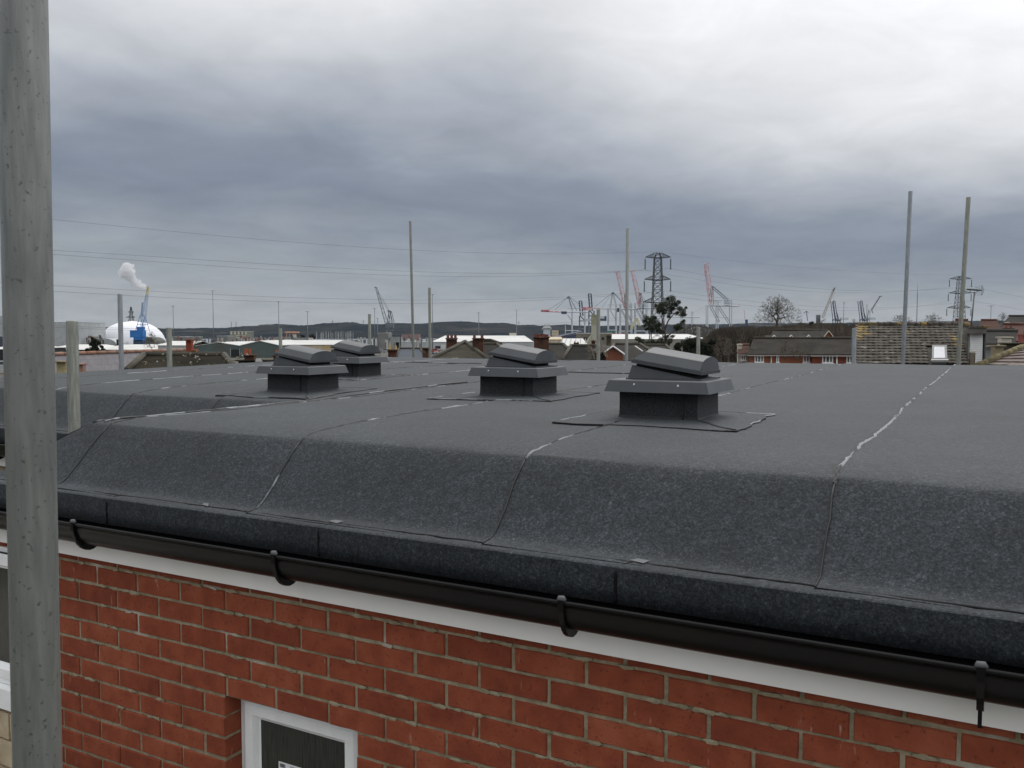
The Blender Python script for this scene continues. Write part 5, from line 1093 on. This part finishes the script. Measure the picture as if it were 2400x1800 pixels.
# middle rooftops
def hiproof(label, apex, corners, base_y, m_, D, dep, name='house_roof', n=9):
    root = empty(name, label, 'house', (P(apex[0], 838, D).x, D, gz(0, D) - .3)); o_ = Vector(root.location)
    a = P(corners[0], base_y, D); b = P(corners[1], base_y, D); t_ = P(apex[0], apex[1], D + dep / 2); t2 = P(apex[2], apex[1], D + dep / 2) if len(apex) > 2 else t_
    courses(a, b, t2, t_, int(n * 1.8), m_, root, 'roof'); s_ = ((a.x + b.x) / 2) / D; A2 = Vector((a.x + s_ * dep, D + dep, a.z)); B2 = Vector((b.x + s_ * dep, D + dep, b.z))
    MB().add([p - o_ for p in (a, b, t2, t_, A2, B2)], [(0, 3, 4), (1, 5, 2), (3, 2, 5, 4)]).build('roof_side', m_, root)
    rd = MB(); rd.tube([a - o_ + Vector((0, 0, .04)), t_ - o_ + Vector((0, 0, .05))], .08, 6); rd.tube([b - o_ + Vector((0, 0, .04)), t2 - o_ + Vector((0, 0, .05))], .08, 6)
    if t2 is not t_: rd.tube([t_ - o_ + Vector((0, 0, .05)), t2 - o_ + Vector((0, 0, .05))], .08, 6)
    rd.build('hip_tiles', mat('hip_tile', (.07, .064, .046), (.05, .046, .034), scale=2, rough=.95), root)
    sbox(MB(), a.x - o_.x + .2, b.x - o_.x - .2, .2, dep - .2, 0, a.z - o_.z, s_).build('wall', FARBR, root)
    return root
hiproof('pyramid shaped mossy grey roof under the first brick chimney', (1090, 803), (1008, 1146), 846, MOSS, 34, 7)
hiproof('brown tiled roof behind the second brick chimney', (1105, 808, 1165), (1070, 1200), 842, TILEB, 40, 7)
hiproof('olive hipped roof in front of the long white warehouse', (1120, 797, 1150), (1090, 1175), 806, MOSS, 70, 8)
hiproof('dark brown roof right of the third brick chimney', (1262, 808, 1320), (1240, 1360), 846, TILEB, 44, 8)
hiproof('grey brown tiled roof below the pale tower', (1338, 812, 1398), (1318, 1420), 846, TILEG, 40, 7, n=12)
hiproof('dark roof behind the small red gable', (1440, 808, 1500), (1418, 1560), 845, TILEB, 46, 8)
hiproof('dark grey roof behind the nearest vent', (1500, 810, 1560), (1470, 1600), 846, TILEG, 50, 8)
chimney('left brick chimney with three red pots on the pyramid roof', 1044, 1072, 792, 822, 37, 3)
chimney('middle brick chimney with a bent cowl and two pots', 1106, 1135, 792, 820, 36, 2)
chimney('broad brick chimney with several pots, third from the left', 1249, 1289, 789, 830, 46, 4, poth=6)
chimney('small twin brick chimney in front of the striped white roof', 1345, 1357, 803, 812, 60, 2, poth=3)
chimney('small brick chimney at the foot of the pale tower', 1386, 1396, 798, 818, 50, 1, poth=2)
chimney('stepped brown chimney right of the pale tower', 1421, 1433, 786, 812, 60, 1, m_=MOSS, poth=2)
chimney('low brick chimney right of the tall scaffold pole', 1453, 1461, 805, 811, 60, 0)
chimney('rusty brick chimney with two yellow pots left of the tall slim pole', 908, 931, 819, 842, 34, 2, potm=POTY, poth=11)
chimney('dark brick chimney between the tall slim pole and its neighbour', 989, 1005, 815, 845, 33, 0)
# small gable with white bargeboards
DD = 38; root = empty('gabled_house', 'small red brick gable with white bargeboards between the scaffold poles', 'house', (P(1441, 838, DD).x, DD, gz(0, 38) - .3)); o_ = Vector(root.location)
ap, gl, gr_ = P(1436, 814, DD) - o_, P(1420, 826, DD) - o_, P(1460, 832, DD) - o_
MB().add([(gl.x, 0, 0), (gr_.x, 0, 0), (gr_.x, 0, gr_.z), (ap.x, 0, ap.z), (gl.x, 0, gl.z)], [(0, 1, 2, 3, 4)]).build('gable_wall', mat('dark_far_brick', (.17, .065, .04), (.2, .08, .05), scale=3, rough=.9), root)
MB().add([(gl.x - .2, -.1, gl.z), (ap.x, -.1, ap.z + .05), (ap.x, 5, ap.z + .05), (gl.x - .2, 5, gl.z), (gr_.x + .2, -.1, gr_.z), (gr_.x + .2, 5, gr_.z)], [(0, 1, 2, 3), (1, 4, 5, 2)]).build('roof', TILEG, root)
MB().bar((gl.x - .1, -.14, gl.z), (ap.x, -.14, ap.z + .05), .05).bar((gr_.x + .1, -.14, gr_.z), (ap.x, -.14, ap.z + .05), .05).build('bargeboard', WINF, root)
tag(MB().bar(P(1488, 811, 40), P(1506, 823, 40), .045).build('bargeboard', WINF), 'loose white bargeboard on the dark roof beside the nearest vent', 'bargeboard')
# trellis of bare climbing stems beside the gable
random.seed(12); mb = MB()
for i in range(60):
    x = random.uniform(1378, 1425); y = random.uniform(815, 842); a_ = P(x, y, 33); mb.bar(a_, a_ + Vector((U(-.25, .25), U(-.1, .1), U(-.05, .35))), .008)
for (x0, y0, x1, y1) in ((1402, 828, 1409, 816), (1409, 816, 1424, 836), (1404, 838, 1409, 816), (1384, 812, 1394, 842)): mb.bar(P(x0, y0, 33), P(x1, y1, 33), .03)
tag(mb.build('bare_climber', mat('pale_twig', (.26, .23, .18), (.18, .15, .11), scale=3, rough=.9)), 'bare climbing stems on the roof left of the red gable', 'climbing plant')
# slate roof on the left with orange ridge tiles, slates one by one
SLATE = mat('lilac_slate', (.10, .094, .104), (.125, .118, .126), scale=3, rough=.7, rand=.10, bump=.3, bscale=14, bdist=.01)
A3, B3 = P(92, 834, 25.5), P(445, 822, 33.5); dn = Vector((.30, -.80, 0)).normalized() * 4.2
root = empty('slate_roof_house', 'lilac grey slate roofed house with orange ridge tiles at the left', 'house', (A3.x, A3.y, gz(-12, 27))); o_ = Vector(root.location)
nr, nc = 12, 24; low = Vector((dn.x, dn.y, -2.0)); nrm2 = (B3 - A3).cross(low).normalized(); nrm2 = nrm2 if nrm2.z > 0 else -nrm2
random.seed(14)
sb = MB().add([p - o_ for p in (A3, B3, B3 + low, A3 + low)] + [(p.x - o_.x, p.y - o_.y, 0) for p in (A3, B3, B3 + low, A3 + low)], [(0, 1, 2, 3), (2, 3, 7, 6), (1, 2, 6, 5), (0, 3, 7, 4)]).build('wall', SLATE, root)
for r in range(nr):
    for c in range(nc):
        sh = .5 if r % 2 else 0; g0, g1 = (c + sh) / nc, (c + sh + .985) / nc
        if g1 > 1: g1 = 1
        if g1 - g0 < .01: continue
        u0 = A3 + low * ((r + 1) / nr); u1 = A3 + low * ((r - .1) / nr); e = B3 - A3
        q = [u0 + e * g0, u0 + e * g1, u1 + e * g1, u1 + e * g0]; t4 = [q[0] + nrm2 * (.0145 + U(0, .002)), q[1] + nrm2 * (.0145 + U(0, .002)), q[2] + nrm2 * .012, q[3] + nrm2 * .012]
        MB().hexa([p - o_ + nrm2 * .004 for p in q][::-1], [p - o_ for p in t4][::-1]).build('slate', SLATE, root)
for i in range(16):
    p, q = A3.lerp(B3, i / 16) - o_, A3.lerp(B3, (i + .97) / 16) - o_; MB().tube([p + Vector((0, 0, .03)), q + Vector((0, 0, .04))], .06, 8).build('ridge_tile', mat('orange_ridge', (.26, .13, .085), (.22, .15, .11), scale=3, rough=.9, rand=.3), root)
chimney('buff chimney block against the slate roof, beside the near pole', 131, 155, 846, 869, 21, 0, m_=mat('buff_render', (.36, .30, .17), (.26, .21, .11), scale=4, rough=.9, bump=.8, bscale=9, bdist=.03))
chimney('small pinkish chimney block on the slate roof right of the corner pole', 176, 196, 852, 868, 22, 0, m_=mat('pink_block', (.27, .2, .18), (.33, .18, .12), scale=4, rough=.9))
# mossy hipped roof with moss tufts
root = hiproof('mossy brown hipped roof between the slate roof and the green sheds', (338, 835, 525), (296, 556), 872, MOSS, 21, 5, n=8)
random.seed(17); o_ = Vector(root.location); mb = MB()
for i in range(42):
    x = random.uniform(315, 545); y = random.uniform(832, 858); p = P(x, y, 21.4) - o_; r_ = U(.012, .035); p.y += (860 - y) * .05
    mb.tube([p + Vector((-r_, 0, 0)), p + Vector((0, 0, r_ * .8)), p + Vector((r_, 0, 0))], [r_ * .3, r_ * .8, r_ * .3], 5)
tag(mb.build('moss_tuft', mat('pale_moss', (.42, .40, .34), (.16, .14, .08), scale=9, rough=.95, lo=.45, hi=.5), root), kind='stuff')
chimney('bright orange brick chimney left of the green sheds', 435, 450, 795, 834, 27, 0, m_=mat('orange_brick', (.25, .055, .028), (.20, .045, .024), scale=3, rough=.85))
chimney('short orange ledge beside the bright orange chimney', 449.5, 460, 819, 834, 27, 0, m_=mat('ochre_brick', (.33, .12, .05), rough=.85))
for (x0, x1, y0, y1, lb, m_) in ((571, 597, 831, 848, 'low broken brick parapet before the green shed', CHB), (640, 652, 832, 848, 'second broken brick parapet behind the vent', CHB), (548, 700, 843, 856, 'long dark mossy ridge behind the felt roof edge', MOSS)):
    chimney(lb, x0, x1, y0, y1, 30, 0, m_=m_)
tag(MB().hexa([P(598, 848, 29.5), P(616, 848, 29.5), P(616, 848, 30), P(598, 848, 30)], [P(600, 841, 29.5), P(610, 839.5, 29.5), P(610, 840, 30), P(600, 841, 30)]).build('rubble_sack', WHITEB), 'small white sack on the parapet before the green shed', 'sack')
# blue grey roof and white snowlike van roofs in the dip
hiproof('dark blue grey sheet roof right of the yellow pots', (935, 818, 985), (926, 1006), 846, mat('blue_grey_sheet', (.065, .08, .105), (.085, .1, .125), scale=.5, rough=.6), 60, 8)
# parked cars
def car(label, x, y, D, m_, rz, sc_=1):
    p = P(x, y, D); root = empty('parked_car', label, 'car', (p.x, p.y, p.z), rz, 'parked cars')
    pr = [(-2.1, .35), (-2.15, .62), (-2.0, .82), (-1.2, .92), (-.55, 1.38), (.75, 1.42), (1.5, .98), (2.05, .9), (2.15, .6), (2.1, .3)]
    n = len(pr); mb = MB()
    for hw in (.84,):
        ls = [(x_, -hw * (.80 if z_ > 1.2 else 1), z_) for x_, z_ in pr]; rs_ = [(x_, hw * (.80 if z_ > 1.2 else 1), z_) for x_, z_ in pr]
        mb.add(ls + rs_, [tuple(range(n))[::-1], tuple(range(n, 2 * n))] + [(i, i + 1, n + i + 1, n + i) for i in range(n - 1)] + [(n - 1, 0, n, 2 * n - 1)])
    mb.build('body', m_, root)
    gb = MB()
    for s_ in (-1, 1): gb.add([(-1.05, s_ * .852, .95), (-.5, s_ * .70, 1.33), (.7, s_ * .70, 1.36), (1.35, s_ * .845, 1.0)], [(0, 1, 2, 3) if s_ > 0 else (3, 2, 1, 0)])
    gb.add([(-1.18, -.7, .96), (-1.18, .7, .96), (-.6, .62, 1.36), (-.6, -.62, 1.36)], [(3, 2, 1, 0)])
    gb.build('window', DARKW, root)
    for x_ in (-1.35, 1.35):
        for s_ in (-1, 1):
            wl = MB().tube([(x_, s_ * .70, .31), (x_, s_ * .87, .31)], .31, 14, True, False).build('wheel', mat('tyre', (.015, .015, .016), rough=.8), root)
            MB().tube([(x_, s_ * .868, .31), (x_, s_ * .885, .31)], .19, 10, True, False).build('rim', GRY_, wl)
    return root
car('silver parked car at the left edge of the photo', 8, 872, 111, mat('silver_paint', (.42, .44, .46), rough=.3, metal=.4), radians(20))
for i, (x, y, c_, lb) in enumerate(((1019, 826, RED_, 'red car'), (1030, 829, WHITEB, 'white car'), (1024, 833, WHITEB, 'second white car'), (1012, 836, GRY_, 'grey car'), (880, 826, WHITEB, 'white car behind the farthest vent'), (892, 827, WHITEB, 'second white car behind the farthest vent'), (902, 826, GRY_, 'grey car behind the farthest vent'))):
    car(lb if i > 3 else lb + ' parked left of the pyramid shaped roof', x, y, 330 if i < 4 else 345, c_, U(-.4, .4))

# ---------- trees
LEAFD = mat('evergreen_leaf', (.022, .032, .014), (.05, .062, .03), scale=.6, rough=.8, c3=(.075, .085, .05), s3=.9, lo3=.6); LEAFB = mat('dark_conifer', (.012, .017, .008), (.028, .034, .018), scale=1, rough=.9)
BARK = mat('bark', (.07, .055, .042), (.11, .09, .07), scale=3, rough=.95); TWIG = mat('twig_brown', (.085, .068, .052), (.13, .108, .085), scale=.5, rough=.95); TWIGP = mat('twig_pale', (.16, .15, .12), (.11, .1, .075), scale=.4, rough=.95)
def leaves(mb, c, r, n, s_, sq=.8):
    for _ in range(n):
        while True:
            d = Vector((U(-1, 1), U(-1, 1), U(-1, 1)))
            if .15 < d.length < 1: break
        d = d * (1 + .35 * nz(d.x * 2 + c.x, d.y * 2, d.z * 2 + c.z))
        p = c + Vector((d.x * r, d.y * r, d.z * r * sq)); a = Vector((U(-1, 1), U(-1, 1), U(-1, 1))).normalized() * s_; b = a.cross(Vector((U(-1, 1), U(-1, 1), U(-1, 1)))).normalized() * s_ * .5
        mb.add([p - a, p + b, p + a, p - b], [(0, 1, 2, 3)])
def leafy(label, D, trunk, clumps, m_, n=260, leaf=1.1, name='evergreen_tree', cat='tree', tw=2.2):
    """trunk: list of px polylines; clumps: (x, y, r) in px"""
    k_ = D / F; b0 = P(trunk[0][0][0], trunk[0][0][1], D); root = empty(name, label, cat, (b0.x, D, gz(b0.x, D))); o_ = Vector(root.location)
    tk = MB(); tk.tube([(0, 0, 0), (0, 0, max(.2, b0.z - o_.z))], tw * k_, 7)
    for line in trunk:
        pts = [P(x, y, D) - o_ + Vector((0, U(-2, 2) * k_, 0)) for x, y in line]; tk.tube(pts, [tw * k_ * (1 - .75 * i / max(1, len(pts) - 1)) for i in range(len(pts))], 6)
    for (x, y, r) in clumps:
        q = min((p for line in trunk for p in line), key=lambda p: math.hypot(p[0] - x, p[1] - y - 6)); tk.tube([P(q[0], q[1], D) - o_, P((q[0] + x) / 2, (q[1] + y) / 2 + 1, D) - o_, P(x, y, D) - o_], [.6 * k_, .4 * k_, .15 * k_], 4)
    tk.build('trunk', BARK, root)
    cr = MB()
    for (x, y, r) in clumps:
        r *= 1.15
        for j in range(3): leaves(cr, P(x + U(-.35, .35) * r, y + U(-.35, .35) * r, D) - o_ + Vector((0, U(-.8, .8) * r * k_, 0)), r * k_ * U(.6, .95), int(n * 1.15 * (r / 12) ** 1.6) + 20, leaf * k_ * 1.35)
    cr.build('crown', m_, root); return root
random.seed(41)
leafy('tall loose evergreen tree with an open crown in front of the nearer pylon', 85, [[(1561, 830), (1561, 800), (1557, 772), (1553, 750), (1560, 735), (1570, 715)], [(1557, 775), (1566, 752), (1580, 735), (1592, 728)], [(1558, 780), (1540, 765), (1525, 752)], [(1562, 790), (1580, 775), (1592, 765)]],
      [(1572, 702, 11), (1582, 710, 9), (1562, 710, 10), (1551, 716, 9), (1543, 722, 8), (1572, 718, 10), (1560, 724, 9), (1586, 716, 6), (1594, 722, 8), (1602, 729, 7), (1598, 738, 8), (1588, 734, 7), (1572, 732, 8), (1558, 735, 7), (1546, 732, 8), (1516, 744, 8), (1524, 750, 10), (1534, 757, 10), (1517, 757, 8), (1526, 766, 9), (1516, 770, 6), (1540, 768, 8), (1552, 780, 8), (1590, 762, 8), (1598, 756, 6), (1586, 772, 7), (1594, 768, 6),
       (1560, 790, 8), (1548, 796, 6), (1570, 797, 7), (1552, 806, 7), (1565, 808, 6), (1542, 775, 7), (1535, 744, 6), (1566, 700, 5), (1592, 708, 5), (1578, 725, 7), (1567, 742, 5), (1606, 722, 4), (1604, 736, 5), (1538, 716, 5), (1550, 726, 7), (1530, 745, 6), (1545, 760, 6), (1510, 752, 5), (1512, 764, 5), (1530, 775, 6), (1602, 752, 5), (1584, 766, 6), (1576, 788, 5)], LEAFD, 210, .85)
leafy('bushy evergreen shrub at the left foot of the open evergreen tree', 80, [[(1500, 826), (1500, 800)], [(1540, 826), (1530, 805)]], [(1496, 796, 7), (1504, 803, 8), (1490, 806, 7), (1518, 806, 8), (1530, 802, 8), (1538, 812, 8), (1510, 815, 8), (1495, 816, 7), (1570, 800, 7), (1545, 800, 7)], LEAFD, 260, 1.0, 'evergreen_shrub', 'shrub')
leafy('dark hedge like tree mass behind the nearest vent', 78, [[(1600, 838), (1600, 815)], [(1625, 838), (1628, 806)]], [(1590, 812, 10), (1605, 806, 11), (1620, 800, 12), (1634, 797, 10), (1626, 812, 12), (1610, 820, 12), (1592, 824, 10), (1645, 806, 9), (1640, 818, 12), (1655, 812, 10), (1660, 826, 12), (1625, 828, 12), (1668, 800, 8), (1576, 826, 8)], LEAFB, 330, 1.2, 'evergreen_hedge', 'hedge', 1)
leafy('dark ragged conifer in front of the low white sheds', 60, [[(222, 826), (222, 805), (216, 795)]], [(216, 794, 4), (219, 801, 6), (226, 800, 6), (212, 808, 6), (222, 809, 7), (232, 806, 5), (238, 813, 5), (214, 817, 7), (226, 817, 8), (204, 822, 6), (240, 821, 7), (220, 824, 9)], LEAFB, 300, 1.0, 'conifer', 'tree', 1)
leafy('small round dark tree beside the marina masts', 900, [[(731, 800), (731, 790)]], [(731, 788, 6), (735, 791, 5), (727, 791, 5)], LEAFB, 200, .9, 'round_tree', 'tree', .8)
leafy('small dark treetop above the cranes at the grey dock buildings', 950, [[(706, 800), (706, 790)]], [(706, 788, 4), (712, 789, 4)], LEAFB, 200, .9, 'round_tree', 'tree', .8)
leafy('dark evergreen between bare woods above the rear house roof', 110, [[(1900, 790), (1900, 765)]], [(1902, 758, 5), (1898, 766, 7), (1905, 770, 7), (1890, 772, 7), (1908, 780, 7), (1772, 790, 8), (1764, 783, 7), (1780, 796, 8)], LEAFB, 260, 1.0, 'evergreen_tree', 'tree', 1)
def bare(label, x, yb, yt, D, m_, spread=.5, depth=6, seed=1, name='bare_tree', tw=1.6, cat='tree', up=.35, wide=None, n=None):
    """tree skeleton grown towards scattered points of the crown; wide: crown half width in px"""
    random.seed(seed); k_ = D / F; b0 = P(x, yb, D); root = empty(name, label, cat, (b0.x, D, min(gz(b0.x, D), b0.z))); o_ = Vector(root.location); H = (yb - yt) * k_
    hb = b0.z - o_.z; R_ = (wide or (yb - yt) * spread) * k_; n = n or 60 * depth - 80; th = H * .25
    nodes = [(Vector((0, 0, hb + th * f)), 0) for f in (0, .5, 1)]; par = [-1, 0, 1]; tg = []
    cz = hb + th * .8
    for _ in range(n):
        a_ = U(0, 2 * pi); e = U(.02, 1) ** .8 * pi / 2; r_ = U(.25, 1) ** .6; lump = 1 + .22 * nz(cos(a_) * 1.7 + seed, sin(a_) * 1.7, e * 2)
        tg.append(Vector((cos(a_) * cos(e) * R_ * r_ * lump, sin(a_) * cos(e) * R_ * r_ * lump, cz + sin(e) * (H - th * .8) * r_ * lump)))
    tg.sort(key=lambda p: (p - nodes[2][0]).length)
    for p in tg:
        best = min(range(2, len(nodes)), key=lambda i: (nodes[i][0] - p).length + .30 * (nodes[i][0] - nodes[2][0]).length)
        nodes.append((nodes[best][0].lerp(p, .5) + Vector((U(-1, 1), U(-1, 1), U(0, 1.2))) * (p - nodes[best][0]).length * .10, 0)); par.append(best)
        nodes.append((p, 0)); par.append(len(nodes) - 2)
    cnt = [1] * len(nodes)
    for i in range(len(nodes) - 1, 0, -1): cnt[par[i]] += cnt[i]
    tk, cr = MB(), MB(); rmin = k_ * .16; r0 = tw * k_
    rad = lambda i: max(rmin, r0 * (cnt[i] / cnt[0]) ** .5)
    if hb > .01: tk.tube([(0, 0, 0), (0, 0, hb + .01)], r0 * 1.1, 7)
    for i in range(1, len(nodes)):
        big = cnt[i] > 12; (tk if big else cr).tube([nodes[par[i]][0], nodes[i][0]], [rad(par[i]) if par[i] > 1 and cnt[par[i]] < 40 else rad(i) * 1.1, rad(i)], 5 if big else 3, False)
        if cnt[i] < 5:
            d = (nodes[i][0] - nodes[par[i]][0]).normalized()
            for _ in range(4):
                q = (d + Vector((U(-1, 1), U(-1, 1), U(-.5, 1.0))) * .9).normalized() * H * U(.03, .085); p = nodes[par[i]][0].lerp(nodes[i][0], U(.3, 1)); cr.tube([p, p + q * .5 + Vector((0, 0, .02 * H * U(0, 1))), p + q], [rmin * .7, rmin * .6, rmin * .35], 3, False)
    tk.build('trunk', BARK, root); cr.build('crown', m_, root); return root
bare('large bare tree with a round fine twigged crown beyond the rear house', 1821, 778, 698, 130, TWIGP, .60, 19, 3, tw=3.0, wide=56)
bare('thin bare birch with a pale stem left of the small white house', 1707, 846, 792, 62, TWIGP, .25, 5, 5, tw=1.2)
bare('bare shrub in front of the brick house wall', 1840, 850, 800, 58, TWIG, .5, 6, 6, tw=1, name='bare_shrub', cat='shrub')
bare('bare bushy tree between the houses on the right', 1868, 852, 806, 57, TWIG, .5, 6, 7, tw=.9, name='bare_shrub', cat='shrub')
bare('bare shrub in front of the dome and blue crane', 356, 826, 780, 120, TWIG, .45, 6, 8, tw=.9, name='bare_shrub', cat='shrub')
bare('bare tree in front of the dark green shed', 520, 838, 795, 150, TWIG, .5, 5, 9, tw=.8)
bare('thin bare tree right of the bright orange chimney', 461, 826, 785, 150, TWIGP, .3, 5, 19, tw=.8)
bare('fine bare tree above the lichen roof between the tall poles', 2110, 775, 738, 150, TWIG, .9, 7, 10, tw=1.2)
bare('second fine bare tree above the lichen roof, right of the tallest pole', 2185, 775, 737, 150, TWIG, .8, 7, 12, tw=1.2)
bare('small bare tree behind the dark hipped roof at the right edge', 2350, 765, 734, 100, TWIG, .5, 5, 13, tw=.8)
bare('bare tree in front of the white roof right of the rear house', 1990, 800, 782, 90, TWIG, .6, 5, 14, tw=.7)
for i, (x, yt, D, lb) in enumerate(((1680, 770, 120, 'reddish bare tree at the left end of the woodland'), (1712, 764, 125, 'reddish bare tree second from the left in the woodland'), (1745, 766, 120, 'bare woodland tree left below the round crown'), (1655, 785, 100, 'bare tree right of the dark hedge'), (1690, 790, 90, 'bare tree above the low red roof'), (1735, 785, 95, 'bare tree behind the small white house'), (1765, 770, 130, 'bare woodland tree under the left side of the round crown'), (1875, 750, 140, 'bare woodland tree right of the round crown'), (1925, 748, 140, 'bare woodland tree left of the first twin boom crane'), (1965, 752, 140, 'bare woodland tree below the first twin boom crane'), (2000, 752, 140, 'bare woodland tree at the start of the lichen roof'), (1895, 755, 150, 'bare woodland tree beside the dark evergreen'))):
    bare(lb, x, yt + 60, yt, D, TWIG, .5, 6, 50 + i, tw=1.3, wide=22)
# woodland undergrowth, one uncountable mass
random.seed(77); mb = MB(); prof = [(1640, 798), (1660, 784), (1680, 770), (1720, 765), (1790, 766), (1830, 763), (1870, 760), (1920, 758), (1960, 759), (2010, 760), (2100, 762), (2200, 763), (2240, 768)]
for i in range(34000):
    x = U(1640, 2240); D = U(95, 175); yt = lerp(prof, x) + 4 * nz(x * .06, 3) - 2 + U(0, 1) ** 1.6 * 50; a_ = P(x, yt, D)
    l_ = U(.8, 2.6); w_ = U(.03, .10); d_ = Vector((U(-.6, .6), U(-.3, .3), 1)).normalized() * l_; s_ = Vector((w_, 0, 0)); mb.add([a_ - d_ - s_, a_ - d_ + s_, a_], [(0, 1, 2)])
tag(mb.build('woodland_undergrowth', mat('scrub_brown', (.05, .04, .032), (.095, .078, .06), scale=.15, rough=1, c3=(.035, .042, .022), s3=.08, lo3=.55, hi3=.6)), 'brown bare scrub filling the woodland behind the houses', 'undergrowth', kind='stuff')
tag(MB().grid([[(P(x, 783, D_).x, D_, P(x, lerp(prof, x) + 26 + 3 * nz(x * .05, D_), D_).z) for x in range(1560, 2300, 6)] for D_ in (120, 150, 200, 300)] + [[(P(x, 783, 420).x, 420, -9) for x in range(1560, 2300, 6)]][:0]).build('wooded_bank', mat('bank_soil', (.035, .030, .022), (.06, .05, .036), scale=.3, rough=1, bump=1, bscale=1.5, bdist=.5)), kind='structure')
tag(MB().grid([[(P(x, 783, 119.8).x, 119.8, z_ if z_ < -20 else P(x, lerp(prof, x) + 26 + 3 * nz(x * .05, 120), 120).z) for x in range(1560, 2300, 6)] for z_ in (-6,)] * 1 + [[(P(x, 783, 112).x, 112, -6.5) for x in range(1560, 2300, 6)]]).build('bank_front', MATS['bank_soil']), kind='structure')
# scrap heap behind the warehouse
random.seed(5); mb = MB()
for i in range(2600):
    x = U(1585, 1690); top = lerp([(1585, 775), (1605, 764), (1630, 760), (1655, 765), (1675, 772), (1690, 783)], x); y = U(top, 792); a_ = P(x, y, 900 - (y - top) * 3); r_ = U(.4, 1.3)
    q = [a_ + Vector((U(-r_, r_), U(-r_, r_), U(-r_, r_))) for _ in range(4)]; mb.add(q, [(0, 1, 2), (0, 2, 3), (0, 3, 1), (1, 3, 2)])
tag(mb.build('scrap_heap', mat('scrap_metal', (.05, .045, .04), (.20, .18, .16), scale=1.5, rough=.9, lo=.5, hi=.62)), 'grey brown scrap metal heap behind the warehouse roof', 'scrap heap', kind='stuff')
# clutter of the port along the waterline: small machines and stores too small to tell apart
random.seed(6); mb = MB()
for i in range(420):
    x = random.choice((U(200, 240), U(385, 560), U(560, 745), U(560, 640), U(800, 1016), U(1300, 1430))); D = U(620, 1000); a_ = P(x, U(790, 800), D); k_ = D / F; h_ = U(.8, 5) * k_; w_ = U(.8, 5) * k_
    mb.box(a_.x, a_.x + w_, a_.y, a_.y + w_, -17, min(a_.z, P(x, 788, D).z) + (h_ if rnd() < .3 else 0))
tag(mb.build('port_clutter', mat('port_clutter_mix', (.09, .09, .09), (.42, .42, .40), scale=.05, rough=.8, c3=(.22, .08, .06), s3=.06, lo3=.6, hi3=.62, lo=.46, hi=.56, detail=2)), 'small pale machines and stores lining the docks', 'port clutter', kind='stuff')
# clear far air
hb = MB().box(-8300, 8300, -8100, 8100, -21.5, 135).build('haze', None)
hm = bpy.data.materials.new('haze_air'); hm.use_nodes = True; T = hm.node_tree; T.nodes.remove(T.nodes['Principled BSDF'])
pv_ = T.nodes.new('ShaderNodeVolumePrincipled'); pv_.inputs['Color'].default_value = (.62, .78, 1, 1); pv_.inputs['Density'].default_value = 1.0e-5; pv_.inputs['Anisotropy'].default_value = .3
T.links.new(pv_.outputs[0], T.nodes['Material Output'].inputs['Volume']); hb.data.materials.clear(); hb.data.materials.append(hm); tag(hb, kind='stuff')
